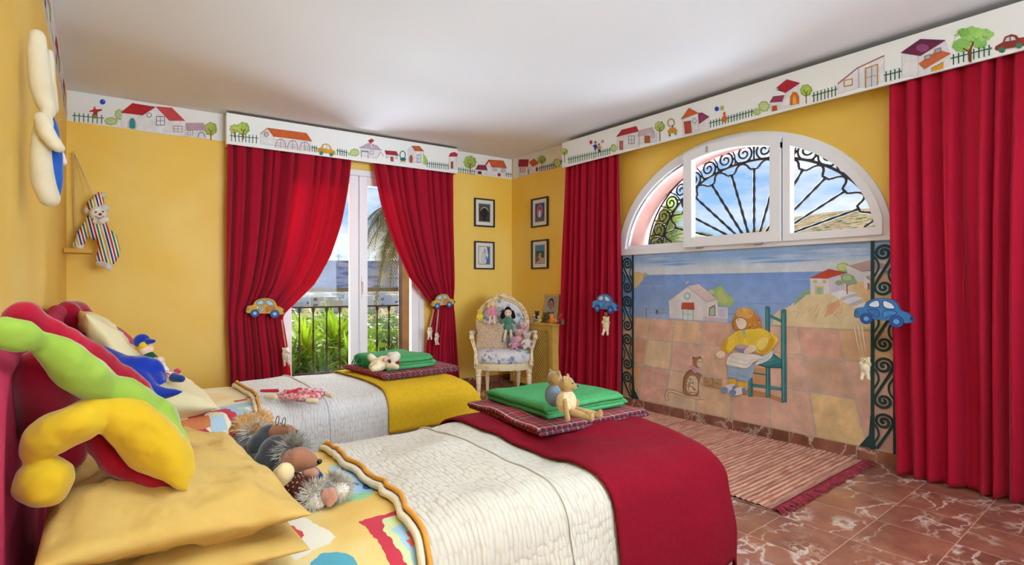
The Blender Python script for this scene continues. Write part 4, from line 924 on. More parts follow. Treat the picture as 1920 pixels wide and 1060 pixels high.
# hooks and little bears on cords
def hangbear(p_top,p_head,s,face,label,col,legs=None,hand=None,up=(0,0,1),cords=2):
    M=frameM(p_head-Vector((0,0,s*.62)),face,up)
    r=bear('hanging_bear',M,s,col,label,'stuffed toy','small bears on cords',hand=hand or [(.1,.16,.52),(.1,-.16,.52)],foot=legs or [(.12,.12,-.14),(.12,-.12,-.14)],vox=s*.028)
    b=MB(); 
    for k in range(cords):
        d=(k-.5)*.02; b.tube([p_top+Vector((0,d,0)),(p_top+p_head)/2+Vector((.0,d*.9,0)),p_head+Vector((0,d*.6,s*.1))],.0028,5)
    b.build('cord',M_rope,r,smooth=True); return r
M_wht=plushm('off-white plush','#e2d8c6','#c9bca6')
hangbear(onb(528,600,.20),onb(536,658,.20),.17,(.1,-1,.1),'small off-white bear on cords beside the red curtain left of the balcony door',M_wht)
hangbear(onb(813,580,.21),onb(806,618,.21),.13,(-.5,-1,0),'upper of two small white bears hanging by the right balcony curtain',M_wht)
hangbear(onb(822,580,.22),onb(818,628,.22),.13,(.3,-1,-.1),'lower of two small white bears hanging by the right balcony curtain',M_wht)
hangbear(onx(1136,586,3.76),onx(1136,600,3.75),.175,(-1,-.5,.1),'small cream bear hanging below the light blue car',M_cream)
hangbear(onx(1612,612,3.72),onx(1622,677,3.72),.145,(-1,-.3,.2),'small curly cream bear hanging on long cords below the dark blue car',M_cream,cords=3)
# ================================================================ radiator cover
M_cov=mat('ochre painted wood','#dab258',.6,noise=(14,'#cfa448'))
M_covd=mat('dark inside','#6b4a22',.9)
RXc,Ya,Yb,Z0,Z1=3.81,3.955,4.66,.05,.717
rc=empty('radiator_cover',((RXc+RX)/2,(Ya+Yb)/2,0),'ochre wooden radiator cover with diamond lattice front in the corner','radiator cover')
b=MB(); b.box((RXc,Ya,Z0),(RX-.003,Ya+.02,Z1-.02)); b.box((RXc,Yb-.02,Z0),(RX-.003,Yb,Z1-.02)); b.box((RXc,Ya+.02,Z1-.075),(RXc+.02,Yb-.02,Z1-.02)); b.box((RXc,Ya+.02,Z0),(RXc+.02,Yb-.02,Z0+.055)); b.box((RXc,Ya+.02,Z0+.055),(RXc+.02,Ya+.07,Z1-.075)); b.box((RXc,Yb-.07,Z0+.055),(RXc+.02,Yb-.02,Z1-.075))
for y in (Ya+.02,Yb-.06): b.box((RXc+.03,y,0),(RXc+.06,y+.04,Z0))
b.build('carcass',M_cov,rc,bevel=.002)
b=MB(); b.box((RXc-.012,Ya-.012,Z1-.02),(RX-.003,Yb+.012,Z1)); b.build('top',M_cov,rc,bevel=.003)
b=MB(); b.box((RXc+.10,Ya+.05,Z0),(RXc+.11,Yb-.05,Z1-.06)); b.build('radiator',M_covd,rc)  # thin sheet, shade inside the cover put into its dark colour
b=MB(); y0,y1,z0,z1=Ya+.065,Yb-.065,Z0+.05,Z1-.07; pitch=.042
for sg in (1,-1):
    k=-40
    while k<60:
        c0=k*pitch*1.0; pts=[]
        # line: (z-z0)=sg*1.25*(y-y0)+c0
        f=lambda y:z0+sg*1.25*(y-y0)+c0
        ya,yb=y0,y1; za,zb_=f(ya),f(yb)
        def cut(y,z,zl): return y+(zl-z)/(sg*1.25),zl
        A=(ya,za);Bp=(yb,zb_)
        if max(za,zb_)>z0 and min(za,zb_)<z1:
            if A[1]<z0: A=cut(*A,z0)
            elif A[1]>z1: A=cut(*A,z1)
            if Bp[1]<z0: Bp=cut(*Bp,z0)
            elif Bp[1]>z1: Bp=cut(*Bp,z1)
            if abs(A[0]-Bp[0])>.004:
                x=RXc+.008 if sg>0 else RXc+.013
                b.frame((x,A[0],A[1]),(x,Bp[0],Bp[1]),.005,.013,up=(0,0,1))
        k+=1
b.build('lattice',M_cov,rc)
# ================================================================ rug
M_rug=bpy.data.materials.new('woven rug'); M_rug.use_nodes=True; t=M_rug.node_tree; bb=t.nodes['Principled BSDF']; co=N(t,'ShaderNodeTexCoord'); mpn=N(t,'ShaderNodeMapping'); mpn.inputs['Scale'].default_value=(7,60,1); t.links.new(co.outputs['Object'],mpn.inputs[0]); nn=N(t,'ShaderNodeTexNoise',Scale=1,Detail=4); t.links.new(mpn.outputs[0],nn.inputs[0])
rr=ramp(t,nn.outputs[0],[(.3,'#a5604c'),(.45,'#c98a72'),(.6,'#dba68c'),(.75,'#b3735e')])
a_=N(t,'ShaderNodeAttribute',attribute_name='Col'); mm=N(t,'ShaderNodeMixRGB',blend_type='MULTIPLY'); mm.inputs[0].default_value=1; t.links.new(rr.outputs[0],mm.inputs[1]); t.links.new(a_.outputs['Color'],mm.inputs[2]); t.links.new(mm.outputs[0],bb.inputs['Base Color']); bb.inputs['Roughness'].default_value=.95
M_fr=mat('rug fringe','#9c3a44',.95,noise=(40,'#7d2a36'))
rug=empty('rug',(3.37,2.35,0),'terracotta striped cotton rug with red fringes below the mural','rug')
X0,X1,Y0,Y1=2.79,3.965,1.25,3.42
b=MB(); b.col=[]; NY=1040; NX=24; pitch=.031
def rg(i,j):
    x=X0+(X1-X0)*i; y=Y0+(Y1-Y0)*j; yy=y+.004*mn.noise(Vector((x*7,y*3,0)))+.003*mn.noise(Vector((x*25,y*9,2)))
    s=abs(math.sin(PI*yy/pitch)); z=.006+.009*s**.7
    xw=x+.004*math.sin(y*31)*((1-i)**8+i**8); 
    c=.30+.70*min(1,s*1.35); th=1 if (int(yy/pitch)*7919%5) else .82   # dark weft thread plus groove shade, both put into the colour
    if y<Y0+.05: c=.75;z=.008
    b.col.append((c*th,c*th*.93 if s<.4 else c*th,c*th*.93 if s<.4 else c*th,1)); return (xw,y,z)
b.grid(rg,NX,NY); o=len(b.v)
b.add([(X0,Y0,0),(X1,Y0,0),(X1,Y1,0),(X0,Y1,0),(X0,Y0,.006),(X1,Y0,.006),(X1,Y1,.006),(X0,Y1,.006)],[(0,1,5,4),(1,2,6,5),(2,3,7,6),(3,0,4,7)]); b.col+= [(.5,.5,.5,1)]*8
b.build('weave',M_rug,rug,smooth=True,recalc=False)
for (yb,sg) in ((Y0,-1),(Y1,1)):
    b=MB(); rnd=random.Random(5)
    for k in range(210):
        x=X0+(X1-X0)*(k+.5)/210; dx=rnd.uniform(-.03,.03); l=rnd.uniform(.045,.07)
        b.tube([(x,yb-sg*.004,.008),(x+dx*.3,yb+sg*l*.4,.013+rnd.uniform(0,.006)),(x+dx,yb+sg*l,.005)],[.0035,.004,.0028],5)
    b.build('fringe',M_fr,rug,smooth=True)
# ================================================================ armchair
M_gild=mat('cream and gilt carved wood','#ecd9b0',.5,noise=(32,'#c99a5c',5,.5,.66),bump=(60,.25,.002))
M_cw=mat('cream distressed wood','#ead9b2',.55,noise=(26,'#d2ac72',5,.55,.72))
def toile():
    m=bpy.data.materials.new('blue toile fabric'); m.use_nodes=True; t=m.node_tree; b=t.nodes['Principled BSDF']; b.inputs['Roughness'].default_value=.85
    co=N(t,'ShaderNodeTexCoord'); n1=N(t,'ShaderNodeTexNoise',Scale=12,Detail=4); n2=N(t,'ShaderNodeTexNoise',Scale=48,Detail=4,Roughness=.7)
    for n in (n1,n2): t.links.new(co.outputs['Object'],n.inputs[0])
    m1=ramp(t,n1.outputs[0],[(.46,(0,0,0,1)),(.56,(1,1,1,1))]); m2=ramp(t,n2.outputs[0],[(.42,(0,0,0,1)),(.5,(1,1,1,1)),(.58,(0,0,0,1))])
    n3=N(t,'ShaderNodeTexNoise',Scale=30,Detail=3); t.links.new(co.outputs['Object'],n3.inputs[0]); m3=ramp(t,n3.outputs[0],[(.45,(0,0,0,1)),(.55,(.9,.9,.9,1))])
    a=N(t,'ShaderNodeMath',operation='MULTIPLY'); t.links.new(m1.outputs[0],a.inputs[0]); t.links.new(m3.outputs[0],a.inputs[1])
    c=N(t,'ShaderNodeMath',operation='MAXIMUM'); d=N(t,'ShaderNodeMath',operation='MULTIPLY'); d.inputs[1].default_value=.35; t.links.new(m2.outputs[0],d.inputs[0]); t.links.new(a.outputs[0],c.inputs[0]); t.links.new(d.outputs[0],c.inputs[1])
    mx=N(t,'ShaderNodeMixRGB'); mx.inputs[1].default_value=lin('#e9e4e0'); mx.inputs[2].default_value=lin('#6d7f9f'); t.links.new(c.outputs[0],mx.inputs[0]); t.links.new(mx.outputs[0],b.inputs['Base Color']); return m
M_toile=toile()
rz=math.atan2(-.577,.817); CO=Vector((3.40,4.24,0)); CM=Matrix.Translation(CO)@Matrix.Rotation(rz,4,'Z')
ch=empty('armchair',CO,'cream carved armchair with oval back and blue toile upholstery in the corner','armchair')
def C3(x,y,z): return CM@Vector((x,y,z))
legp=[(0,0,.004),(.011,.012),(.016,.03),(.014,.045),(.019,.055),(.014,.065),(.017,.08),(.026,.2),(.027,.215),(.020,.225),(.027,.235),(.022,.25),(.03,.262),(.03,.30)]
for (x,y) in ((-.245,-.19),(.245,-.19),(-.16,.18),(.16,.18)):
    b=MB(); b.lathe([(r,z) for r,z in legp[1:]],C3(x,y,0),14); b.build('leg',M_cw,ch,smooth=50)
def ellp(a,b_,z,n=40,y0=0,p=2.4):
    o=[]
    for k in range(n):
        t=2*PI*k/n; c,s=math.cos(t),math.sin(t); o.append((a*math.copysign(abs(c)**(2/p),c),y0+b_*math.copysign(abs(s)**(2/p),s),z))
    return o
b=MB(); n=40; rings=[ellp(.29,.25,.285),ellp(.295,.255,.295),ellp(.295,.255,.345),ellp(.285,.245,.352)]
vs=[C3(*p) for r in rings for p in r]; fs=[(i*n+k,i*n+(k+1)%n,(i+1)*n+(k+1)%n,(i+1)*n+k) for i in range(3) for k in range(n)]+[tuple(range(n)),tuple(range(3*n,4*n))]
b.add(vs,fs); b.build('seat_frame',M_cw,ch,smooth=40)
b=MB(); vs=[];m=9
for i in range(m):
    t=i/(m-1); a=PI*.5*t; k=math.cos(a)**.42 if i<m-1 else 0.02; vs+=[C3(*p) for p in ellp(.292*k+.012*math.sin(2*a),.25*k+.012*math.sin(2*a),.35+.135*math.sin(a)**.8)]
b.add(vs,[(i*n+k,i*n+(k+1)%n,(i+1)*n+(k+1)%n,(i+1)*n+k) for i in range(m-1) for k in range(n)]+[tuple(range((m-1)*n,m*n)),tuple(range(n))]); b.build('seat_cushion',M_toile,ch,smooth=True)
# oval back
lean=math.radians(9); BC=Vector((0,.215,.72)); 
def K(u,v,o=0): # back plane: u across, v up, o towards the front
    return C3(u,BC.y+v*math.sin(lean)-o*math.cos(lean)+.10*u*u*-1.2,BC.z+v*math.cos(lean)+o*0)
b=MB(); b.tube([K(.262*math.cos(2*PI*k/48),.268*math.sin(2*PI*k/48)) for k in range(48)],.019,8,closed=True); b.tube([K(.238*math.cos(2*PI*k/48),.243*math.sin(2*PI*k/48),.012) for k in range(48)],.008,6,closed=True)
for x in (-.15,.15): b.tube([C3(x,.2,.33),K(x*1.15,-.215)],.017,8)
bf_=b.build('back_frame',M_gild,ch,smooth=True)
b=MB()
for k in range(46):
    t=2*PI*k/46; b.ell(K(.268*math.cos(t),.274*math.sin(t),.012),.0095,n=7,m=5)
b.build('bead_carving',M_gild,bf_,smooth=True)
b=MB(); 
for (u,v,r) in ((0,.29,.022),(-.035,.288,.018),(.035,.288,.018),(-.065,.28,.015),(.065,.28,.015),(-.015,.31,.014),(.018,.308,.014),(-.09,.27,.013),(.09,.27,.013),(0,.285,.03),(-.05,.3,.010),(.05,.3,.010)): b.ell(K(u,v,.012),(r,r,r*.9),n=9,m=6)
b.build('carved_crest',M_gild,bf_,smooth=True)
b=MB(); nn=10; vs=[];
for i in range(nn):
    q=1-i/nn; dome=.035*math.cos(q*PI/2)**.7
    vs+=[K(.236*q*math.cos(2*PI*k/40),.24*q*math.sin(2*PI*k/40),.0+dome) for k in range(40)]
vs.append(K(0,0,.035)); fs=[(i*40+k,i*40+(k+1)%40,(i+1)*40+(k+1)%40,(i+1)*40+k) for i in range(nn-1) for k in range(40)]+[((nn-1)*40+k,(nn-1)*40+(k+1)%40,nn*40) for k in range(40)]
o=len(vs); vs+=[K(.236*math.cos(2*PI*k/40),.24*math.sin(2*PI*k/40),-.015) for k in range(40)]; fs+=[(k,(k+1)%40,o+(k+1)%40,o+k) for k in range(40)]+[tuple(range(o,o+40))]
b.add(vs,fs); b.build('backrest',M_toile,ch,smooth=60)
for s in (-1,1):
    b=MB(); b.tube([K(s*.25,-.09,.01),C3(s*.30,.08,.625),C3(s*.315,-.04,.625),C3(s*.315,-.13,.612),C3(s*.31,-.155,.59)],[.017,.017,.018,.021,.018],8)
    b.tube([C3(s*.31,-.13,.605),C3(s*.30,-.10,.54),C3(s*.275,-.11,.46),C3(s*.272,-.165,.385),C3(s*.262,-.19,.33)],[.02,.018,.016,.018,.024],8)
    b.ell(C3(s*.31,-.16,.6),.025,n=10,m=7); am_=b.build('arm',M_gild,ch,smooth=True)
    b=MB(); b.ell(C3(s*.313,-.03,.642),(.03,.075,.018),M=Matrix.Rotation(rz,4,'Z'),n=14,m=8); b.build('arm_pad',M_toile,am_,smooth=True)
# ================================================================ beds
R_=.075
class Bed: pass
def mkbed(y0,y1,zt,xf_,amp,seed):
    q=Bed(); q.y0,q.y1,q.zt,q.xf,q.amp,q.seed=y0,y1,zt,xf_,amp,seed; q.yc=(y0+y1)/2; q.hw=(y1-y0)/2; return q
B1=mkbed(1.12,2.0,.475,2.03,.026,3); B2=mkbed(2.74,3.64,.475,2.02,.008,9)
def prof(a,half,r):
    s=1 if a>=0 else -1; a=abs(a)
    if a<=half-r: return s*a,0,0,1
    t=(a-(half-r))/r
    if t<=PI/2: return s*(half-r+r*math.sin(t)),r*(1-math.cos(t)),s*math.sin(t),math.cos(t)
    d=a-(half-r)-r*PI/2; return s*(half+.05*d),r+d,s,0
def bedpt(q,X,t,off,rip=.012,rk=9):
    y,dy,ny,nv=prof(t,q.hw,R_)
    x,dx,nx,nv2=prof(max(X,0),q.xf,R_) if X>q.xf-R_ else (X,0,0,1)
    und=q.amp*(mn.noise(Vector((X*3.1,t*3.4,q.seed)))*1.4+.5*mn.noise(Vector((X*7,t*7,q.seed+5))))
    k=nv*nv2
    z=q.zt-math.hypot(dx,dy)+off*max(nv,0)*(nv2)+und*max(k,0)
    hang=min(1,max(0,dy-R_)/.15); hangx=min(1,max(0,dx-R_)/.15)
    yo=off*ny+(1 if t>0 else -1)*hang*rip*(math.sin(X*rk+q.seed)+.5*math.sin(X*rk*2.3))+((1 if t>0 else -1)*hang*rip*1.0)
    xo=off*nx+hangx*(rip*(math.sin(t*rk+1)+.4*math.sin(t*rk*2.1))+rip)
    # crown of the mattress
    z+=.02*(1-(min(abs(t)/q.hw,1))**2)*(nv2)
    return Vector((x+xo,q.yc+y+yo,z))
def cloth(name,q,xa,xb,ta,tb,off,m,res=.02,parent=None,solid=.006,rip=.012,rk=9,edge=None):
    nu=max(4,int((xb-xa)/res)); nv=max(4,int((tb-ta)/res)); b=MB()
    def fn(i,j):
        t=ta+(tb-ta)*j; a=xa+(edge(t) if edge else 0); X=a+(xb-a)*i; return bedpt(q,X,t,off,rip,rk),(X,t)
    b.grid(fn,nu,nv,uv=True); return b.build(name,m,parent,smooth=True,recalc=False,solid=solid)
M_matt=mat('mattress ticking','#e5e0d5',.9); M_bedwood=mat('bed base cream','#d9cdb0',.7)
M_pinkv=mat('pink velour','#b03450',.95,noise=(9,'#a02a45'),bump=(400,.25,.003)); M_red=plushm('crimson velour','#a3142c','#8c0f26',.3,400); M_magenta=plushm('magenta velour','#a82350','#96204a',.25,400)
def bed(q,label):
    r=empty('bed',(1.1,q.yc,0),label,'bed','twin single beds')
    b=MB(); b.box((.12,q.y0+.07,.10),(q.xf-.08,q.y1-.07,.26)); b.build('bed_base',M_bedwood,r,bevel=.01)
    b=MB(); b.box((.12,q.y0+.05,.265),(q.xf-.05,q.y1-.05,q.zt-.014)); b.build('mattress',M_matt,r,bevel=.06)
    for x in (.2,q.xf-.12):
        for y in (q.y0+.1,q.y1-.1): b=MB(); b.lathe([(.022,0),(.03,.1)],(x,y,0),12); b.build('leg',M_bedwood,r,smooth=40)
    # scalloped padded headboard
    b=Blob(); w=q.hw; out=[]
    for k in range(25):
        u=-math.cos(PI*k/24); e_=max(0,(abs(u)-.72)/.28); out.append((.046,q.yc+u*(w-.035),.30 if k in (0,24) else .80+.165*math.sqrt(max(0,1-e_**2))+.015*math.cos(u*PI)))
    out=[(.046,q.yc-(w-.035),.3)]+out[1:-1]+[(.046,q.yc+(w-.035),.3)]
    b.tube(out,.036,12); b.box((.014,q.yc-w+.05,.12),(.068,q.yc+w-.05,.955))
    b.make('headboard',M_pinkv,r,vox=.01,smooth=4)
    return r
bed(B1,'nearest single bed with cream quilt and crimson throw'); bed(B2,'far single bed with white quilt and yellow throw, by the balcony door')
# duvet with nursery print
def printmat(name,base,shapes):
    m=bpy.data.materials.new(name); m.use_nodes=True; t=m.node_tree; b=t.nodes['Principled BSDF']; b.inputs['Roughness'].default_value=.85; L=t.links.new
    uv=N(t,'ShaderNodeUVMap',uv_map='UVMap'); no=N(t,'ShaderNodeTexNoise',Scale=26,Detail=4); L(uv.outputs[0],no.inputs[0])
    sb=N(t,'ShaderNodeVectorMath',operation='SUBTRACT'); sb.inputs[1].default_value=(.5,.5,.5); L(no.outputs['Color'],sb.inputs[0])
    sc2=N(t,'ShaderNodeVectorMath',operation='SCALE'); sc2.inputs['Scale'].default_value=.03; L(sb.outputs[0],sc2.inputs[0])
    ad=N(t,'ShaderNodeVectorMath',operation='ADD'); L(uv.outputs[0],ad.inputs[0]); L(sc2.outputs[0],ad.inputs[1])
    nb=N(t,'ShaderNodeTexNoise',Scale=2.5,Detail=3); L(uv.outputs[0],nb.inputs[0]); last=ramp(t,nb.outputs[0],[(.38,base[0]),(.5,base[1]),(.62,base[2])]).outputs[0]
    for (u,v,a,c,rot,kind,colr) in shapes:
        mp_=N(t,'ShaderNodeMapping',vector_type='TEXTURE'); mp_.inputs['Location'].default_value=(u,v,0); mp_.inputs['Rotation'].default_value=(0,0,rot); mp_.inputs['Scale'].default_value=(a,c,1); L(ad.outputs[0],mp_.inputs[0])
        if kind=='e': ln=N(t,'ShaderNodeVectorMath',operation='LENGTH'); L(mp_.outputs[0],ln.inputs[0]); val=ln.outputs['Value']
        else:
            ab=N(t,'ShaderNodeVectorMath',operation='ABSOLUTE'); L(mp_.outputs[0],ab.inputs[0]); sp=N(t,'ShaderNodeSeparateXYZ'); L(ab.outputs[0],sp.inputs[0]); mxx=N(t,'ShaderNodeMath',operation='MAXIMUM'); L(sp.outputs[0],mxx.inputs[0]); L(sp.outputs[1],mxx.inputs[1]); val=mxx.outputs[0]
        lt=N(t,'ShaderNodeMath',operation='LESS_THAN'); lt.inputs[1].default_value=1; L(val,lt.inputs[0])
        mx=N(t,'ShaderNodeMixRGB'); mx.inputs[2].default_value=lin(colr); L(lt.outputs[0],mx.inputs[0]); L(last,mx.inputs[1]); last=mx.outputs[0]
    L(last,b.inputs['Base Color']); n3=N(t,'ShaderNodeTexNoise',Scale=7,Detail=3); L(uv.outputs[0],n3.inputs[0]); bp=N(t,'ShaderNodeBump',Strength=.5,Distance=.02); L(n3.outputs[0],bp.inputs['Height']); L(bp.outputs[0],b.inputs['Normal']); return m
bY=('#d3a552','#dcb96a','#e2c98a')
M_duv1=printmat('nursery print duvet, ochre',bY,[(.74,-.07,.075,.10,.5,'e','#93c48a'),(.82,.02,.05,.13,-.1,'r','#9cc4dc'),(.80,-.02,.012,.02,.4,'e','#3a5f9a'),(.825,-.06,.012,.02,0,'e','#3a5f9a'),(.84,.02,.012,.03,.3,'e','#e2b24a'),(.80,-.40,.075,.13,.1,'r','#b3283a'),(.80,-.39,.045,.10,.15,'e','#cdd49c'),(.815,-.42,.038,.08,.1,'r','#9cc3d8'),(.81,-.40,.025,.008,.1,'r','#c9524a'),(.80,-.40,.006,.03,.1,'r','#c9524a'),(.61,-.41,.055,.07,.1,'e','#4f96a5'),(.575,-.24,.055,.08,.3,'r','#ece3cd'),(.545,-.22,.035,.06,.3,'e','#c23a3a'),(.55,.25,.09,.10,.2,'r','#a5cfc2'),(.56,.28,.02,.04,.2,'e','#dfe6e6')])
M_duv2=printmat('nursery print duvet, cream',('#ecd9a5','#f2e4bd','#efcf92'),[(.76,-.36,.085,.13,.1,'r','#a9c6dc'),(.75,-.34,.022,.025,0,'e','#b9d8a0'),(.79,-.36,.03,.035,0,'e','#eef0f0'),(.62,-.42,.09,.11,.2,'r','#b8354a'),(.63,-.42,.05,.08,.2,'e','#efe2c0'),(.63,-.43,.035,.035,.1,'r','#b5cfdf'),(.52,-.42,.08,.03,.1,'r','#cf7a4a'),(.78,-.16,.03,.02,.1,'r','#c2546a'),(.84,-.12,.03,.012,0,'r','#c2546a')])
for q,m,l in ((B1,M_duv1,'ochre duvet with painted nursery print at the head of the nearest bed'),(B2,M_duv2,'cream duvet with blue and red nursery print at the head of the far bed')):
    tag(cloth('duvet',q,.13,.99,-.62,.56,.010,m,solid=.012,rip=.014),l,'duvet')
# quilts
def quiltmat(name,c,c2,scale=1):
    m=bpy.data.materials.new(name); m.use_nodes=True; t=m.node_tree; b=t.nodes['Principled BSDF']; b.inputs['Roughness'].default_value=.9; L=t.links.new; b.inputs['Sheen Weight'].default_value=.2
    uv=N(t,'ShaderNodeUVMap',uv_map='UVMap'); mp_=N(t,'ShaderNodeMapping'); mp_.inputs['Scale'].default_value=(70*scale,34*scale,1); L(uv.outputs[0],mp_.inputs[0])
    no=N(t,'ShaderNodeTexNoise',Scale=5,Detail=2); L(uv.outputs[0],no.inputs[0]); sc2=N(t,'ShaderNodeVectorMath',operation='SCALE'); sc2.inputs['Scale'].default_value=2.2; L(no.outputs['Color'],sc2.inputs[0]); ad=N(t,'ShaderNodeVectorMath',operation='ADD'); L(mp_.outputs[0],ad.inputs[0]); L(sc2.outputs[0],ad.inputs[1])
    vo=N(t,'ShaderNodeTexVoronoi',feature='F1',Scale=1.0); vo.voronoi_dimensions='2D'; vo.inputs['Randomness'].default_value=.55; L(ad.outputs[0],vo.inputs[0])
    r=ramp(t,vo.outputs['Distance'],[(0,(1,1,1,1)),(.35,(.85,.85,.85,1)),(.75,(0,0,0,1))])
    bp=N(t,'ShaderNodeBump',Strength=.85,Distance=.005); L(r.outputs[0],bp.inputs['Height']); L(bp.outputs[0],b.inputs['Normal'])
    cr=ramp(t,r.outputs[0],[(0,c2),(.6,c)]); L(cr.outputs[0],b.inputs['Base Color']); return m
M_q1=quiltmat('cream stitched quilt','#d3cbbb','#c8bda9'); M_q2=quiltmat('white stitched quilt','#dbd7d4','#d0cac5'); M_trim=mat('ochre piping','#d9932f',.8); M_fleece=mat('cream fleece lining','#eee2c8',.95,bump=(90,.6,.004))
def quilt(q,m,la,xa,xfold):
    r=empty('quilt',(1.3,q.yc,q.zt),la,'quilt')
    cloth('quilted_cover',q,xa+.04,q.xf+.38,-.82,.60,.026,m,res=.018,parent=r,solid=.008,rip=.014)
    e=lambda t:.05*t+.012*math.sin(t*9+q.seed)+.012*mn.noise(Vector((t*14,q.seed,0)))
    cloth('turned_back_panel',q,xa,xfold,-.80,.58,.038,m,res=.016,parent=r,solid=.007,rip=.014,edge=e)
    for (dx,off,mm,rad) in ((0,.046,M_trim,.0065),(.0,.03,M_fleece,.011)):
        b=MB(); b.tube([bedpt(q,xa+dx+e(t_)-(.012 if mm is M_fleece else 0)+.004*mn.noise(Vector((t_*25,1,q.seed))),t_,off,.014) for t_ in [(-.80+1.38*k/120) for k in range(121)]],rad,8); b.build('piping' if mm is M_trim else 'lining_edge',mm,r,smooth=True)
    b=MB(); b.tube([bedpt(q,xfold,t_,.044,.014) for t_ in [(-.80+1.38*k/80) for k in range(81)]],.004,6); b.build('hem',m,r,smooth=True)
    return r
quilt(B1,M_q1,'cream stitched quilt with ochre piping on the nearest bed',.84,1.25)
quilt(B2,M_q2,'white stitched quilt with ochre piping on the far bed',.84,1.13)
# throws
def throwm(name,c,c2,sc_=190): return mat(name,c,.95,noise=(60,c2,3),bump=(sc_,.55,.004),sheen=.0)
M_thr=throwm('crimson throw','#780a1c','#72081a'); M_thy=throwm('yellow throw','#dcb22a','#d5a922')
tag(cloth('throw_blanket',B1,1.44,B1.xf+.36,-.80,.60,.044,M_thr,res=.018,solid=.007,rip=.014,rk=9,edge=lambda t:-.09*(t+.45)+.0),'crimson throw across the foot of the nearest bed','blanket','throws over the bed ends')
tag(cloth('throw_blanket',B2,1.46,B2.xf+.30,-.60,.60,.044,M_thy,res=.018,solid=.007,rip=.014,rk=9,edge=lambda t:.0+.02*t),'yellow throw across the foot of the far bed','blanket','throws over the bed ends')
# folded blankets
def tartan():
    m=bpy.data.materials.new('red tartan'); m.use_nodes=True; t=m.node_tree; b=t.nodes['Principled BSDF']; b.inputs['Roughness'].default_value=.95; L=t.links.new
    uv=N(t,'ShaderNodeUVMap',uv_map='UVMap'); sp=N(t,'ShaderNodeSeparateXYZ'); L(uv.outputs[0],sp.inputs[0]); cs=[]
    R='#93182b'; K='#1d2338'; G='#1d3a33'; Wt='#d9d3c8'; Y='#c9a545'
    for k in (0,1):
        d=N(t,'ShaderNodeMath',operation='DIVIDE'); d.inputs[1].default_value=.075; L(sp.outputs[k],d.inputs[0]); f=N(t,'ShaderNodeMath',operation='FRACT'); L(d.outputs[0],f.inputs[0])
        cs.append(ramp(t,f.outputs[0],[(0,R),(.22,K),(.30,R),(.36,Wt),(.395,R),(.48,G),(.66,R),(.74,Y),(.765,R),(.88,K),(.95,R)],'CONSTANT'))
    mx=N(t,'ShaderNodeMixRGB'); mx.inputs[0].default_value=.5; L(cs[0].outputs[0],mx.inputs[1]); L(cs[1].outputs[0],mx.inputs[2]); L(mx.outputs[0],b.inputs['Base Color'])
    return m
M_tart=tartan(); M_grn=throwm('green wool','#4e9a60','#479058',260); M_grf=mat('green fringe','#2f8a4a',.95)
def folded(name,c,rot,w,d,layers,th,m,label,cat,group,taper=.0,wav=.004,skew=0,roll=0,seed=0):
    """ribbon folded back and forth; folds at +-x, layer edges seen from -y"""
    path=[]; z=th*.55
    for l in range(layers):
        a=(-w/2+taper*l,w/2-taper*l) if l%2==0 else (w/2-taper*l,-w/2+taper*l)
        for k in range(15): path.append((a[0]+(a[1]-a[0])*k/14,z))
        if l<layers-1:
            s=1 if a[1]>0 else -1
            for k in range(1,6): q=PI*k/6; path.append((a[1]+s*th*.5*math.sin(q),z+th*.5*(1-math.cos(q))))
            z+=th
    S=[0]
    for i in range(1,len(path)): S.append(S[-1]+math.hypot(path[i][0]-path[i-1][0],path[i][1]-path[i-1][1]))
    M=Matrix.Translation(c)@Matrix.Rotation(rot,4,'Z'); b=MB(); nv=24; n=len(path)-1
    def fn(i,j):
        k=int(round(i*n)); x,z_=path[k]; y=-d/2+d*j; sh=.006*math.sin(z_*400+seed)*(1 if abs(j-.5)>.4 else .3)
        zz=z_+wav*(z_/(layers*th))*(mn.noise(Vector((x*6,y*6,seed)))+.6*math.sin(y*14+seed))
        edge=1-.25*max(0,(abs(j-.5)-.42)/.08)
        return M@Vector((x+skew*y,y+sh,zz*edge)),(S[k],y)
    b.grid(fn,n,nv,uv=True); o=b.build(name,m,None,smooth=True,recalc=False,solid=th*.86); tag(o,label,cat,group); return o
zt1=B1.zt+.072; zt2=B2.zt+.072
cT1=Vector((1.79,1.73,zt1-.004)); cT2=Vector((1.78,3.22,zt2-.004))
folded('tartan_blanket',cT1,math.radians(-5),.56,.56,3,.0115,M_tart,'folded red tartan blanket on the crimson throw, under the green blanket with teddy bears','blanket','folded tartan blankets',wav=.012,seed=1)
folded('tartan_blanket',cT2,math.radians(3),.54,.56,3,.0125,M_tart,'folded red tartan blanket on the yellow throw of the far bed','blanket','folded tartan blankets',wav=.004,seed=2)
cG1=Vector((1.80,1.74,zt1+.034)); cG2=Vector((1.73,3.22,zt2+.036))
folded('green_blanket',cG1,math.radians(-3),.42,.44,3,.019,M_grn,'folded green wool blanket on the nearest bed under two teddy bears','blanket','folded green blankets',wav=.006,taper=.006,seed=3)
g2=folded('green_blanket',cG2,math.radians(4),.33,.42,3,.025,M_grn,'folded green wool blanket with fringe on the far bed under a white toy lamb','blanket','folded green blankets',wav=.006,taper=.004,seed=4)
b=MB(); rnd=random.Random(8)
for k in range(34):
    y=3.22-.2+.42*k/34; x=1.73-.17; z=zt2+.036+rnd.uniform(.02,.075); b.tube([(x+.02,y,z),(x-.02,y+rnd.uniform(-.01,.01),z-.005),(x-.035-rnd.uniform(0,.015),y+rnd.uniform(-.02,.02),z-.04)],.0028,5)
o=b.build('fringe',M_grf,g2,smooth=True)
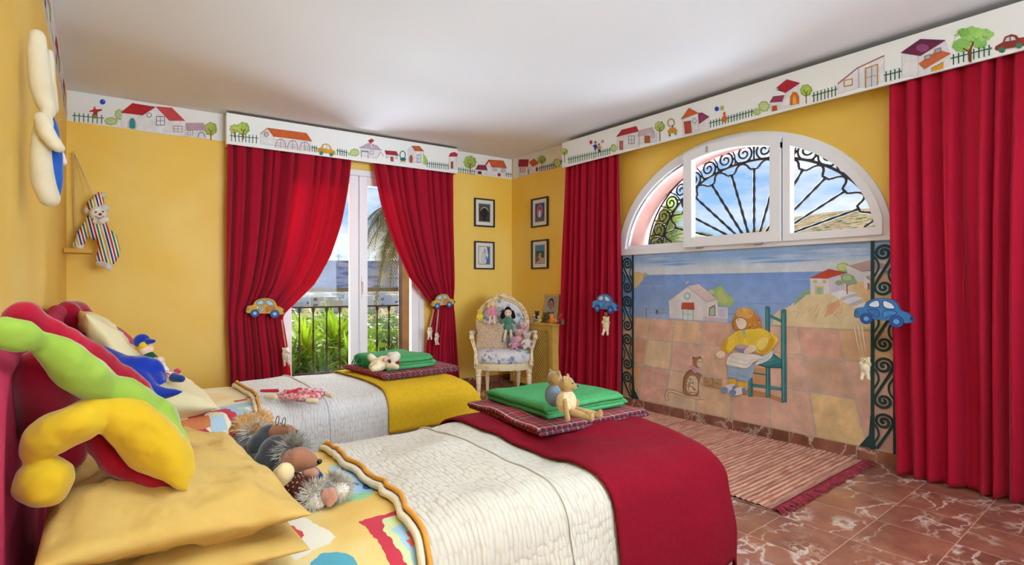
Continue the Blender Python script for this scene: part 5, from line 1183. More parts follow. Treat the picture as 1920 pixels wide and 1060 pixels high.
# ================================================================ pillows
M_pilY=mat('yellow cotton pillowcase','#cba75c',.85,noise=(4,'#c39d4e'),bump=(8,.7,.03)); M_pilC=mat('cream cotton pillowcase','#efe0b4',.85,noise=(4,'#ead8a4'),bump=(9,.35,.02)); M_pilW=mat('white cotton pillowcase','#ece4cf',.85)
def pillow(name,M,w,d,t,m,label,cat='pillow',group=None,seed=0,wr=.006,pull=.05,par=None,exp=.5):
    """local x: depth d, y: width w, z thickness"""
    b=MB(); n=44
    def sh(u,v,sg):
        e=((1-abs(u)**2.6)*(1-abs(v)**2.6)); h=max(e,0)**exp
        x=d/2*u*(1-pull*(1-v*v)); y=w/2*v*(1-pull*(1-u*u))
        z=sg*t/2*h+ (wr*(mn.noise(Vector((u*2.3,v*3.1,seed+sg)))*2+.7*mn.noise(Vector((u*6+v*5,v*4-u*3,seed))))*min(1,h*1.6))
        rg_=max(0,1-abs(mn.noise(Vector((u*1.6+v*1.1,v*2.6-u*1.4,seed*1.7)))*5))**2*.9+max(0,1-abs(mn.noise(Vector((u*3.1,v*3.5,seed*2.3+4)))*6))**2*.5
        z+=sg*rg_*wr*.9*min(1,h*1.3)
        return M@Vector((x,y,z))
    q=lambda a:math.sin(a*PI/2)
    b.grid(lambda i,j:sh(q(2*i-1),q(2*j-1),1),n,n); b.grid(lambda i,j:sh(q(2*i-1),q(2*j-1),-1),n,n)
    o=b.build(name,m,par,smooth=True,recalc=False)
    bm=bmesh.new(); bm.from_mesh(o.data); bmesh.ops.remove_doubles(bm,verts=bm.verts,dist=.0003); bmesh.ops.recalc_face_normals(bm,faces=bm.faces); bm.to_mesh(o.data); bm.free()
    for p in o.data.polygons: p.use_smooth=True
    if par is None: tag(o,label,cat,group)
    return o
def TR(x,y,z,rx=0,ry=0,rz=0): return Matrix.Translation((x,y,z))@Matrix.Rotation(math.radians(rz),4,'Z')@Matrix.Rotation(math.radians(ry),4,'Y')@Matrix.Rotation(math.radians(rx),4,'X')
pillow('pillow',TR(.33,1.50,.560,0,1,-1),.76,.44,.10,M_pilY,'yellow cotton pillow at the bottom of the pair on the nearest bed',seed=1)
pillow('pillow',TR(.318,1.50,.642,0,4,2),.78,.43,.135,M_pilY,'yellow cotton pillow on top of the pair on the nearest bed, under the jester cushion',seed=4,wr=.011)
pillow('pillow',TR(.37,3.10,.585,0,10,2),.74,.50,.19,M_pilC,'cream pillow lying flat on the far bed',seed=7,wr=.008)
pillow('pillow',TR(.22,3.36,.80,0,64,0),.56,.34,.12,M_pilW,'off-white pillow standing against the far headboard',seed=9)
# appliqued cushion
cu=empty('cushion',(.3,3.0,.77),'square cream cushion with teal leaf and pink strawberry on the far bed','cushion')
Mc=TR(.255,3.05,.81,0,56,4)
pillow('cover',Mc,.44,.42,.12,mat('cream satin','#ecdcab',.5,bump=(14,.4,.01)),None,par=cu,seed=12)
M_teal=mat('teal felt','#2f8a8c',.8,noise=(30,'#277a7e')); M_pinkc=mat('raspberry cotton','#cf5560',.9,noise=(200,'#c24652',1)); M_blue=plushm('royal blue plush','#2340b0','#1c3498',.3,300)
bb_=Blob(); bb_.ell(Mc@Vector((.03,.08,.050)),(.12,.10,.035),M=Matrix.Rotation(math.radians(56),4,'Y'),n=20,m=12); bb_.build('strawberry_applique',M_pinkc,cu,smooth=True)
def leafsh(b,base,tip,wd,nrm,th=.006):
    base=Vector(base);tip=Vector(tip);n_=Vector(nrm).normalized(); d=(tip-base); sd=d.cross(n_).normalized(); 
    vs=[];k=10
    for i in range(k+1):
        t=i/k; w_=wd*math.sin(PI*min(t*.94+.03,1))**.8
        for q in (-1,-.5,0,.5,1): vs.append(base+d*t+sd*w_*q+n_*(.012*(1-abs(q))*0+.008*abs(q)*(1)))
    o=len(b.v); b.add(vs,[(i*5+j,i*5+j+1,(i+1)*5+j+1,(i+1)*5+j) for i in range(k) for j in range(4)])
NV=(-ray(220,640)).normalized()
b=MB(); p0=at(217,660,2.36)
leafsh(b,p0,at(204,605,2.40),.028,NV); leafsh(b,p0,at(224,618,2.36),.022,NV); leafsh(b,at(215,662,2.34),at(196,640,2.36),.016,NV); leafsh(b,at(213,668,2.34),at(204,672,2.34),.01,NV)
b.build('leaf_applique',M_teal,cu,smooth=True,solid=.006)
b=MB(); b.tube([at(x,y,D) for x,y,D in ((160,624,2.44),(178,610,2.46),(188,600,2.45),(194,595,2.46))],.007,8); b.build('red_edging',M_red,cu,smooth=True)
b=MB(); b.tube([at(x,y,D) for x,y,D in ((158,622,2.42),(170,611,2.47),(184,604,2.49))],.011,8); b.tube([at(152,599,2.42),at(168,612,2.44)],.009,8); b.build('teal_edging',M_teal,cu,smooth=True)
# red draped cloth over the far headboard
b=Blob(); dr=plushm('crimson draped cloth','#a8122c','#8c0f26',.2,300)
b.limb([at(124,578,2.50),at(145,583,2.60),at(162,597,2.70)],[.035,.05,.04]); b.limb([at(130,585,2.50),at(140,610,2.52),at(150,632,2.5)],[.045,.05,.03]); b.limb([at(150,590,2.6),at(160,615,2.6)],[.05,.03])
tag(b.make('draped_cloth',dr,vox=.008,smooth=8),'crimson cloth draped over the top of the far headboard','cloth')
# ================================================================ jester cushion
je=empty('jester_cushion',at(200,800,1.05),'big jester hat cushion in lime, yellow and crimson plush leaning on the nearest pillow','cushion')
M_lime=plushm('lime plush','#94b045','#88a43a',.8,8); M_yell=plushm('golden yellow plush','#d0ab24','#c8a01e',.8,8)
for m_ in (M_lime,M_yell):
    for n_ in m_.node_tree.nodes:
        if n_.type=='BUMP': n_.inputs['Distance'].default_value=.03
def pl(seq): return [at(x,y,D) for x,y,r,D in seq],[r*D/FPX for x,y,r,D in seq]
wt_=bpy.data.textures.new('soft wrinkles','CLOUDS'); wt_.noise_scale=.045; wt_.noise_depth=1
def strand(name,seq,m,vox=.006,extra=None):
    b=Blob(); p,r=pl(seq); b.limb(p,r,16)
    for e in (extra or []): x,y,rr,D=e; b.ell(at(x,y,D),rr*D/FPX,n=20,m=14)
    o=b.make(name,m,je,vox=vox,smooth=3); md=o.modifiers.new('wrinkles','DISPLACE'); md.texture=wt_; md.strength=.011; md.mid_level=.5; md.texture_coords='LOCAL'; return o
strand('lime_point',[(12,625,32,.86),(45,632,30,.88),(68,640,19,.90),(92,652,28,.92),(128,678,36,.94),(165,708,38,.97),(192,728,30,1.0),(235,752,40,1.04),(280,790,46,1.08),(318,835,30,1.08),(347,908,8,1.065)],M_lime,vox=.005)
strand('yellow_point',[(349,915,8,1.055),(328,872,36,1.06),(288,836,50,1.05),(240,790,45,1.02),(190,775,32,.99),(150,790,38,.96),(105,812,39,.945),(76,838,34,.94),(76,862,22,.94)],M_yell,vox=.005,extra=[(83,905,46,.94)])
strand('crimson_point',[(347,917,7,1.065),(310,897,22,1.08),(262,880,32,1.08),(222,850,36,1.07),(180,810,26,1.06)],M_red,vox=.005)
strand('crimson_point',[(15,590,12,.94),(45,590,26,.95),(75,605,18,.97),(130,640,24,1.02),(190,686,26,1.08),(250,731,26,1.14),(300,785,22,1.19)],M_red)
b=Blob(); b.limb([at(75,700,1.06),at(95,780,1.12),at(120,850,1.14)],[.05,.06,.045]); b.make('crimson_back',M_red,je,vox=.008)
# blue long-tailed plush on the far bed
bp_=empty('stuffed_animal',at(250,700,2.25),'royal blue velour stuffed animal with long pointed tail on the far bed','stuffed toy')
b=Blob()
for seq in ([(160,628,7,2.3),(178,645,9,2.28),(205,668,14,2.26),(235,690,24,2.24)],[(215,682,16,2.24),(245,692,26,2.24),(268,688,20,2.25)],[(262,680,14,2.27),(285,690,18,2.28),(296,705,15,2.28),(306,714,6,2.26)],[(292,700,12,2.28),(302,716,6,2.22)],[(250,705,24,2.22),(272,728,20,2.19),(298,738,14,2.17),(340,735,3,2.16)]):
    p,r=pl(seq); b.limb(p,r)
b.make('body',M_blue,bp_,vox=.006)
# ================================================================ dolls
M_skin=mat('doll cloth skin','#f0cdb5',.9); M_wh=plushm('white cotton','#efece4','#dcd6c8',.2); M_grD=plushm('dark green plush','#1f5a30','#194c28',.3); M_hairY=mat('yellow wool hair','#e9b93a',.95,bump=(90,.8,.005)); M_navy=plushm('navy plush','#2b4480','#22376b',.3)
d=empty('doll',at(285,675,2.42),'small rag doll with royal blue cap and yellow hair on the far bed','doll')
def part(name,seqs,m,par,vox=.005,sm=4):
    b=Blob()
    for s in seqs:
        p,r=pl(s)
        if len(p)==1: b.ell(p[0],r[0],n=16,m=10)
        else: b.limb(p,r)
    return b.make(name,m,par,vox=vox,smooth=sm)
hd_=part('head',[[(274,655,12,2.42)],[(277,662,8,2.42),(280,668,6,2.42)]],M_skin,d)
part('hair',[[(266,652,11,2.43)],[(270,649,9,2.41)],[(262,660,7,2.42)]],M_hairY,hd_)
c=part('cap',[[(266,640,14,2.43)],[(278,641,6,2.41),(288,640,4,2.40)]],M_blue,hd_)
part('torso',[[(280,668,10,2.42),(292,682,11,2.42)]],M_grD,d); part('hand',[[(300,676,8,2.39)]],M_skin,d)
part('trousers',[[(294,682,11,2.42),(304,694,10,2.42),(315,703,8,2.42)],[(292,680,10,2.40),(300,684,9,2.40)]],M_wh,d)
part('sock',[[(316,702,8,2.41),(323,707,7,2.40)]],mat('red striped sock','#d9545a',.9,noise=(120,'#efe6dc',0,.48,.5)),d)
part('shoe',[[(326,708,9,2.40),(340,711,7,2.38)]],M_navy,d); part('shoe',[[(330,697,7,2.45),(334,699,6,2.45)]],mat('white shoe','#e5dcd4',.8,noise=(40,'#b8333c',0,.5,.55)),d)
# ================================================================ hedgehog toys on the nearest bed
def fur(name,cs,n,L,m,par,out=None,seed=0,w=.0016):
    """tufts over spheres: cs list of (center, radius)"""
    rnd=random.Random(seed); b=MB()
    for k in range(n):
        c,r=cs[k%len(cs)]; v=Vector((rnd.gauss(0,1),rnd.gauss(0,1),rnd.gauss(0,1))).normalized()
        if out is not None: v=(v+Vector(out)*.8).normalized()
        p=Vector(c)+v*r*.9; l=L*rnd.uniform(.6,1.2); q=p+v*l+Vector((rnd.uniform(-1,1),rnd.uniform(-1,1),rnd.uniform(-1.2,.4)))*l*.35
        a=v.orthogonal().normalized(); bb2=v.cross(a)
        b.add([p+a*w,p+(bb2-a*.5)*w,p-(bb2+a*.5)*w,q],[(0,1,3),(1,2,3),(2,0,3),(0,2,1)])
    return b.build(name,m,par,recalc=False)
M_gry=plushm('grey hooded plush','#50504f','#3c3c3e',.8); M_chr=plushm('charcoal corduroy hood','#3a3b40','#2c2d32',.6); M_brn=plushm('brown felt','#9a6a50','#875a44',.2); M_fur=mat('silver fur tips','#b9b4ac',.9,noise=(50,'#8a8582')); M_furW=mat('white fur tips','#dcd6cb',.9,noise=(60,'#b5aca2')); M_ear=plushm('cream felt ear','#e6cf9c','#dcc38c',.15); M_paw=plushm('dusty pink felt','#bf8a76','#b07c68',.2)
def dotted(name,base,dot,sc2):
    m=mat(name,base,.9); t=m.node_tree; b=t.nodes['Principled BSDF']; co=N(t,'ShaderNodeTexCoord'); v=N(t,'ShaderNodeTexVoronoi',Scale=sc2,Randomness=.0); t.links.new(co.outputs['Object'],v.inputs[0]); r=ramp(t,v.outputs['Distance'],[(0,dot),(.24,dot),(.28,base)]); t.links.new(r.outputs[0],b.inputs['Base Color']); return m
hb=empty('stuffed_bear',at(465,805,1.75),'curly light brown stuffed bear half hidden behind the grey hedgehog toys','stuffed toy')
part('body',[[(462,800,24,1.75)],[(490,790,20,1.76)],[(445,790,10,1.74)],[(475,820,24,1.74)],[(440,808,12,1.74)]],plushm('curly light brown plush','#d3a873','#b8854d',1,70),hb,vox=.008)
fur('curls',[(at(462,800,1.75),.042),(at(490,790,1.76),.034),(at(478,818,1.74),.04)],900,.016,mat('curl tips','#dcb583',.9),hb,seed=3,w=.003)
part('bow',[[(442,818,7,1.70)],[(447,821,5,1.69)]],M_red,hb)
hA=empty('stuffed_hedgehog',at(490,850,1.62),'hedgehog toy with wire glasses and a dark hood on the nearest bed','stuffed toy','hedgehog toys')
part('body',[[(455,835,24,1.68),(480,860,38,1.62),(510,880,34,1.56)]],M_gry,hA,vox=.007); part('hood',[[(505,822,26,1.62)],[(495,838,30,1.60)]],M_chr,hA,vox=.006)
part('face',[[(522,812,18,1.60),(538,808,13,1.59),(550,810,8,1.58)]],M_brn,hA); fA_=COL.objects[-1]; part('nose',[[(556,811,4.5,1.58)]],M_bead,fA_,vox=.0015)
b=MB()
for (x,y,D) in ((520,789,1.58),(532,792,1.56)):
    c=at(x,y,D); u=(Vector((0,0,1))+RT*.2).normalized(); v=(RT*.75-FW*.65).normalized(); r=7*D/FPX; b.tube([c+u*(r*1.25*math.cos(2*PI*k/20))+v*(r*.8*math.sin(2*PI*k/20)) for k in range(20)],.0013,6,closed=True)
b.tube([at(524,793,1.58),at(529,795,1.57)],.0012,5); b.tube([at(533,799,1.56),at(540,803,1.57)],.0012,5); b.build('glasses',mat('brass wire','#6a5a3c',.3,metal=.8),fA_,smooth=True)
fur('fur',[(at(478,812,1.66),.035),(at(520,835,1.6),.022)],500,.03,M_furW,hA,seed=5)
hB=empty('stuffed_hedgehog',at(560,900,1.45),'hedgehog toy in spotted maroon dress with cream ear on the nearest bed','stuffed toy','hedgehog toys')
part('hood',[[(520,850,34,1.52)],[(505,870,30,1.50)],[(528,872,32,1.50)],[(512,905,14,1.46)]],M_chr,hB,vox=.006)
part('ear',[[(530,892,20,1.44),(534,886,18,1.43)]],M_ear,hB,vox=.004)
part('face',[[(545,862,22,1.48),(565,862,24,1.47),(585,866,15,1.46),(594,868,7,1.46)]],M_brn,hB); part('nose',[[(599,866,5,1.455)]],M_bead,COL.objects[-1],vox=.0015)
fur('fur',[(at(548,842,1.50),.034),(at(540,856,1.50),.036)],1100,.028,M_fur,hB,out=(.2,-.3,.5),seed=6)
part('dress',[[(548,905,20,1.46),(575,925,32,1.44),(600,940,24,1.42)],[(600,950,14,1.42),(585,950,16,1.42)]],dotted('maroon dotted cotton','#4a201c','#cdb79a',105),hB,vox=.006)
part('paw',[[(612,930,15,1.40),(622,934,11,1.39)],[(622,922,8,1.395)],[(627,930,7,1.385)],[(618,943,8,1.385)]],M_paw,hB,vox=.0035,sm=2); part('paw',[[(578,885,12,1.46),(590,888,9,1.45)]],M_paw,hB,vox=.004)
part('bag',[[(590,885,9,1.50),(598,895,9,1.48)]],M_navy,hB)
part('cuff',[[(590,930,22,1.41),(594,936,20,1.40)],[(640,918,16,1.42)]],M_wh,hB,vox=.006)
fur('fur',[(at(592,928,1.41),.036),(at(588,938,1.41),.034),(at(638,915,1.43),.026),(at(628,905,1.44),.024)],2000,.02,M_furW,hB,out=(.1,-.2,.3),seed=7)
# flat knitted puppet on the far quilt
pu=empty('cloth_puppet',onz(555,742,.545),'flat pink and red knitted puppet with cream mitten hands on the far quilt','cloth puppet')
def flat(name,seqs,m,z=.553,vox=.004):
    b=Blob()
    for s in seqs: b.limb([onz(x,y,z) for x,y,r in s],[r for x,y,r in s])
    o=b.make(name,m,pu,vox=vox,smooth=3); return o
flat('knitted_body',[[(530,740,.014),(570,744,.016),(610,738,.012)],[(520,742,.012),(560,748,.014),(580,750,.012)],[(560,733,.014),(600,732,.012)],[(535,735,.012),(560,736,.016),(590,742,.014)],[(545,745,.012),(600,745,.012)]],mat('pink ribbed knit','#e2b5b8',.95,noise=(70,'#c9606a',0,.5,.56)))
flat('mitten',[[(500,743,.015),(516,745,.014)]],M_cream); flat('mitten',[[(578,752,.014),(592,752,.015)]],M_cream); flat('mitten',[[(612,741,.010),(622,743,.012)]],M_cream)
flat('red_collar',[[(490,733,.008),(520,733,.010)],[(540,738,.010),(562,731,.012)]],mat('red knit','#b82c3a',.95),z=.563)
# ================================================================ animals on the folded blankets
def shirt(par,seqs,m): return part('shirt',seqs,m,par,vox=.003,sm=4)
zc=zt1+.034+.060
p=onz(1062,782,zc); f=(RT*.93-FW*.35); bA=bear('teddy_bear',frameM(p,f),.185,M_tan,'tan teddy bear in a cream shirt leaning forward on the green blanket','teddy bear','pair of tan teddy bears',hand=[(.10,.20,.12),(.12,-.36,.05)],foot=[(.62,.10,.06),(.52,-.20,.06)],vox=.0034)
D_=(p-CAM).dot(FW)
b=Blob(); Ms=frameM(p,f)@Matrix.Scale(.185,4); b.ell(Ms@Vector((0,0,.29)),(.036,.040,.044),M=frameM((0,0,0),f).to_3x3().to_4x4()); b.limb(xf(Ms,[(0,-.12,.40),(.06,-.23,.22)]),[.0145,.0135]); b.limb(xf(Ms,[(0,.12,.40),(.05,.16,.25)]),[.0145,.0135]); b.make('shirt',mat('cream checked shirt','#d9c3a0',.9,noise=(90,'#c7a67c')),bA,vox=.003)
p=onz(1040,768,zc); f2=(RT*.75+FW*.55); bB=bear('teddy_bear',frameM(p,f2),.185,M_tan,'tan teddy bear in a grey-blue shirt sitting behind the other one','teddy bear','pair of tan teddy bears',hand=[(.52,.10,.16),(-.10,-.36,.06)],foot=[(.50,.14,.06),(.45,-.16,.06)],vox=.0034)
b=Blob(); Ms=frameM(p,f2)@Matrix.Scale(.185,4); b.ell(Ms@Vector((0,0,.29)),(.036,.040,.044),M=frameM((0,0,0),f2).to_3x3().to_4x4()); b.limb(xf(Ms,[(0,-.12,.41),(-.04,-.22,.26)]),[.014,.0135]); b.make('shirt',mat('grey-blue shirt','#6f7f8c',.9,bump=(200,.5,.003)),bB,vox=.003)
la=empty('stuffed_lamb',at(715,682,2.76),'small cream stuffed lamb lying on the green blanket of the far bed','stuffed toy')
part('body',[[(700,688,9,2.74),(718,680,13,2.76),(732,680,11,2.76)],[(712,684,12,2.76),(702,676,7,2.77),(695,670,7,2.78)],[(708,688,9,2.72),(700,692,6,2.70)],[(730,684,8,2.74),(744,688,5,2.72)]],M_cream,la,vox=.005)
part('head',[[(737,673,11,2.76)],[(742,668,9,2.77)],[(733,668,8,2.77)]],M_wht,la,vox=.005); part('ribbon',[[(743,684,4,2.73),(747,680,4,2.73)]],M_red,la); part('ear',[[(722,675,5,2.73),(727,673,4,2.73)]],plushm('pink felt','#d9a29a'),la); part('nose',[[(731,679,3,2.72),(730,676,2.5,2.72)]],M_bead,la,vox=.003)
# ================================================================ toys on the armchair
emb=mat('embroidered beige linen','#c9ad8f',.9,noise=(120,'#6a5a62',2,.58,.63),bump=(300,.4,.002))
Mx=frameM(C3(-.115,.02,.60),(CM.to_3x3()@Vector((0,-.9,.42))),(0,0,1)); Mx=Mx@Matrix.Rotation(PI/2,4,'Y')
pillow('cushion',Mx,.32,.30,.10,emb,'beige embroidered square cushion on the left of the armchair seat','cushion',seed=21,wr=.003)
fc=CM.to_3x3()@Vector((0,-1,.1)); Lc=lambda x,y,z:C3(x,y,z)
M_pk=plushm('pale pink plush','#e6b3b0','#d99c9c',.6,120); M_pk2=plushm('shell pink plush','#ecc8c0','#dcb0a8',.6,120); M_lam=plushm('curly ivory plush','#e5d9cf','#cbbab0',1,90); M_yd=plushm('lemon plush','#e6d244','#d8c030',.5)
bear('stuffed_duckling',frameM(Lc(-.235,.10,.735),fc),.16,M_yd,'lemon yellow toy at the left shoulder of the armchair','stuffed toy',hand=[(.12,.2,.3),(.12,-.2,.3)],foot=[(.25,.12,.05),(.25,-.12,.05)],vox=.004)
def ragdoll(M,s,label,hair,dress,skin,legc,shoe,hat=None):
    r=empty('rag_doll',M@Vector((0,0,0)),label,'doll','rag dolls on the armchair'); Ms=M@Matrix.Scale(s,4)
    def pt(n,seqs,m,v=.005,par=None):
        b=Blob()
        for q in seqs: b.limb(xf(Ms,[a[:3] for a in q]),[a[3]*s for a in q])
        return b.make(n,m,par or r,vox=v,smooth=4)
    h_=pt('head',[[(0,0,.80,.12),(.02,0,.79,.12)]],skin); pt('hair',[[(-.05,0,.84,.13),(-.03,0,.9,.1)],[(-.02,.13,.82,.07),(.0,.17,.68,.07)],[(-.02,-.13,.82,.07),(.0,-.17,.68,.07)]],hair,par=h_)
    pt('dress',[[(0,0,.62,.09),(0,0,.45,.12),(.05,0,.33,.17)],[(0,.10,.6,.05),(.06,.2,.48,.045)],[(0,-.10,.6,.05),(.06,-.2,.48,.045)]],dress)
    l_=pt('legs',[[(.12,.07,.28,.05),(.32,.08,.1,.045),(.34,.09,-.02,.045)],[(.12,-.07,.28,.05),(.30,-.1,.12,.045),(.33,-.12,.0,.045)]],legc)
    pt('shoe',[[(.33,.09,-.05,.055),(.42,.1,-.06,.05)]],shoe,par=l_); pt('shoe',[[(.33,-.12,-.04,.055),(.42,-.13,-.05,.05)]],shoe,par=l_); 
    b=MB()
    for q in (1,-1): b.ell(Ms@Vector((.135,q*.045,.81)),.012*s,n=8,m=5)
    b.build('eyes',M_bead,h_,smooth=True); return r
ragdoll(frameM(Lc(-.11,.06,.735),fc),.23,'pink rag doll with blonde hair sitting on top of the beige cushion',mat('blonde wool','#dcc078',.95),plushm('rose cotton','#e08fa0','#d47a90',.2),M_skin,M_skin,M_skin)
ragdoll(frameM(Lc(.05,.05,.565),fc),.33,'black-haired rag doll in a green tunic in the middle of the armchair',mat('black wool hair','#1c1a1f',.95),plushm('green tunic','#5f8a72','#4a7560',.3),M_skin,mat('cream stockings','#d9c9a8',.9),plushm('mint felt','#9fcbb8'))
bear('stuffed_bear',frameM(Lc(.155,-.02,.475),fc),.25,M_pk,'pale pink stuffed bear slumped in front of the rag doll on the armchair','stuffed toy','pink toys on the armchair',vox=.005)
bear('stuffed_bear',frameM(Lc(.225,.06,.50),fc+Vector((.2,0,0))),.30,M_pk2,'shell pink stuffed bear at the right back of the armchair seat','stuffed toy','pink toys on the armchair',vox=.006)
bear('stuffed_lamb',frameM(Lc(.235,-.09,.47),fc),.22,M_lam,'curly ivory stuffed lamb by the right arm of the armchair','stuffed toy',vox=.005,ears=(.05,.14))
bear('stuffed_pig',frameM(Lc(.10,-.12,.47),fc),.17,plushm('lilac pink plush','#d8a0b4','#c98aa2'),'small lilac pink toy with a magenta bow at the front of the armchair','stuffed toy',vox=.004)
# ================================================================ things on the radiator cover
zr_=Z1
pf=empty('photo_frame',(3.93,4.16,zr_),'ochre photo frame with a portrait leaning on the wall above the radiator cover','photo frame')
a=onx(1017,549,3.95); c=onx(1045,592,3.95); yc_=(a.y+c.y)/2; w2=abs(a.y-c.y)/2; h0=zr_+.002; h1=1.015
def fb(y0,y1,z0,z1,o0,o1): 
    b=MB(); f=lambda y,z,o:(3.955-o+(z-h0)*.13,y,z)
    b.add([f(y0,z0,o0),f(y1,z0,o0),f(y1,z1,o0),f(y0,z1,o0),f(y0,z0,o1),f(y1,z0,o1),f(y1,z1,o1),f(y0,z1,o1)],[(3,2,1,0),(4,5,6,7),(0,1,5,4),(1,2,6,5),(2,3,7,6),(3,0,4,7)]); return b
b=MB()
for q in ((yc_-w2,yc_-w2+.022,h0,h1),(yc_+w2-.022,yc_+w2,h0,h1),(yc_-w2+.022,yc_+w2-.022,h0,h0+.022),(yc_-w2+.022,yc_+w2-.022,h1-.022,h1)):
    s_=fb(*q,0,.015); b.add(s_.v,s_.f)
b.build('frame',mat('gold frame','#c99f45',.4),pf,bevel=.002)
b=fb(yc_-w2+.02,yc_+w2-.02,h0+.02,h1-.02,0,.006); b.build('backing',mat('grey backing','#9a9aa0',.8),pf)
P=Paint(lambda y,z:Vector((3.949+(z-h0)*.13,y,z)),NL,step=.0005); yy=yc_; zz=(h0+h1)/2
P.poly([(yy-w2+.024,h0+.024),(yy+w2-.024,h0+.024),(yy+w2-.024,h1-.024),(yy-w2+.024,h1-.024)],'#a9abb5',0); P.ell(yy+.005,zz+.045,.045,.062,'#3a2a24',1); P.ell(yy+.005,zz+.03,.036,.055,'#b8836c',2); P.poly([(yy-.06,h0+.03),(yy+.06,h0+.03),(yy+.045,zz-.03),(yy+.01,zz-.045),(yy-.045,zz-.03)],'#6a5a50',1)
P.ell(yy+.018,zz+.04,.005,.003,'#2a1c18',3); P.ell(yy-.008,zz+.04,.005,.003,'#2a1c18',3); P.ell(yy+.005,zz+.005,.010,.003,'#8a4a44',3)
P.build('portrait_photo',M_paint,pf)
def toy(px,py,s,m,label,cat='small toy',name='small_toy',**k):
    x=k.pop('x',3.88); q=onx(px,py,x); return bear(name,frameM((x,q.y,zr_),(-1,-.5,0)),s,m,label,cat,'small toys on the radiator cover',vox=s*.03,**k)
toy(1007,590,.15,plushm('dark grey plush','#4a4640','#35322e'),'dark grey stuffed toy at the left end of the radiator cover',x=3.93)
toy(1001,596,.10,plushm('red and white knit','#b8404a','#d9cdc8'),'small red and white knitted toy at the left end of the radiator cover')
toy(1010,598,.09,M_wht,'small off-white toy in front of the photo frame',x=3.85); toy(1013,600,.07,M_yd,'tiny yellow toy in front of the photo frame',x=3.84)
toy(1022,598,.14,plushm('brown plush','#6b5433','#584427'),'brown stuffed toy in front of the photo frame',x=3.89)
toy(1044,592,.17,M_wh,'white stuffed toy behind the orange duck',x=3.99)
toy(1052,594,.135,plushm('red plush','#b82a26','#9f211f'),'round red stuffed toy at the curtain end of the radiator cover',x=3.90)
dk=empty('toy_duck',onx(1037,600,3.84),'orange toy duck on the radiator cover','toy duck'); q=onx(1037,600,3.84); q.z=zr_
M_or=plushm('orange plush','#e8962c','#dc851f',.3)
b=Blob(); b.limb([q+Vector((0,.02,.03)),q+Vector((0,-.03,.035))],[.028,.022]); b.limb([q+Vector((0,.02,.04)),q+Vector((0,.022,.085))],[.02,.022]); b.make('body',M_or,dk,vox=.004)
b=Blob(); b.limb([q+Vector((-.01,.04,.088)),q+Vector((-.015,.058,.085))],[.008,.006]); b.limb([q+Vector((-.02,.04,.006)),q+Vector((-.02,.07,.006))],[.007,.006]); b.make('beak',mat('deep orange','#d9621f',.7),dk,vox=.003)
toy(1056,600,.06,plushm('green plush','#3a8a48','#2f7a3c'),'tiny green toy beside the orange duck',x=3.83)
# ================================================================ rabbit and clown on the left wall
rb=empty('stuffed_rabbit',at(85,250,1.66),'cream long-eared stuffed rabbit in blue trousers hanging on the left wall','stuffed toy')
M_rab=plushm('ivory cloth','#e3d8bd','#d6c9a8',.15)
part('body',[[(70,68,13,1.66),(71,110,17,1.66),(78,165,19,1.67),(90,208,13,1.68)],[(94,98,6,1.72),(96,150,8,1.72),(100,205,9,1.72)],[(82,228,15,1.67),(77,280,16,1.65),(80,335,19,1.66),(93,372,17,1.68)]],M_rab,rb,vox=.006)
part('arm',[[(78,222,12,1.64),(88,250,14,1.63),(104,272,12,1.64),(112,278,9,1.65)]],M_rab,rb,vox=.005)
part('trousers',[[(86,212,8,1.68),(96,240,11,1.70),(98,290,16,1.70),(99,335,16,1.70),(100,362,12,1.71)]],plushm('cornflower blue cloth','#2f5fb5','#27529f',.15),rb,vox=.005)
part('paw',[[(114,290,7,1.74),(119,305,7,1.74)]],mat('pale pink cloth','#e6cbbd',.9),rb)
cw=empty('clown_marionette',at(185,430,4.0),'clown marionette in striped suit and pointed hat hanging on strings in the corner','marionette')
def stripes():
    m=mat('multicolour striped cotton','#efe9dd',.9); t=m.node_tree; b=t.nodes['Principled BSDF']; co=N(t,'ShaderNodeTexCoord'); sp=N(t,'ShaderNodeSeparateXYZ'); t.links.new(co.outputs['Object'],sp.inputs[0]); a=N(t,'ShaderNodeMath',operation='MULTIPLY_ADD'); t.links.new(sp.outputs[0],a.inputs[0]); a.inputs[1].default_value=12.5; sy=N(t,'ShaderNodeMath',operation='MULTIPLY_ADD'); t.links.new(sp.outputs[2],sy.inputs[0]); sy.inputs[1].default_value=2.6; sy.inputs[2].default_value=.1; t.links.new(sy.outputs[0],a.inputs[2]); f=N(t,'ShaderNodeMath',operation='FRACT'); t.links.new(a.outputs[0],f.inputs[0]); W_='#efe9dd'
    r=ramp(t,f.outputs[0],[(0,W_),(.12,'#b8202c'),(.25,W_),(.37,'#1f7a50'),(.5,W_),(.62,'#e0b02c'),(.75,W_),(.87,'#2a3f95')],'CONSTANT'); t.links.new(r.outputs[0],b.inputs['Base Color']); return m
M_str=stripes()
part('suit',[[(178,415,15,4.0),(185,435,18,4.0)],[(168,420,9,3.98),(155,440,9,3.96),(149,458,8,3.95)],[(195,435,10,4.0),(210,450,11,3.98),(212,475,11,3.97),(203,492,9,3.96)],[(190,438,10,3.98),(196,465,10,3.96),(190,485,9,3.94)]],M_str,cw,vox=.008)
hc_=part('head',[[(184,401,14,3.96)]],mat('white face cloth','#f2ebe2',.9),cw,vox=.006); part('hair',[[(168,395,9,3.99)],[(196,390,8,4.0)],[(176,390,10,4.0)]],M_wh,hc_,vox=.006)
ht_=part('hat',[[(180,386,14,3.99),(184,374,9,3.99),(187,364,4,4.0)]],M_str,cw,vox=.005); part('pompom',[[(194,366,4.5,4.0)]],M_wh,ht_,vox=.004)
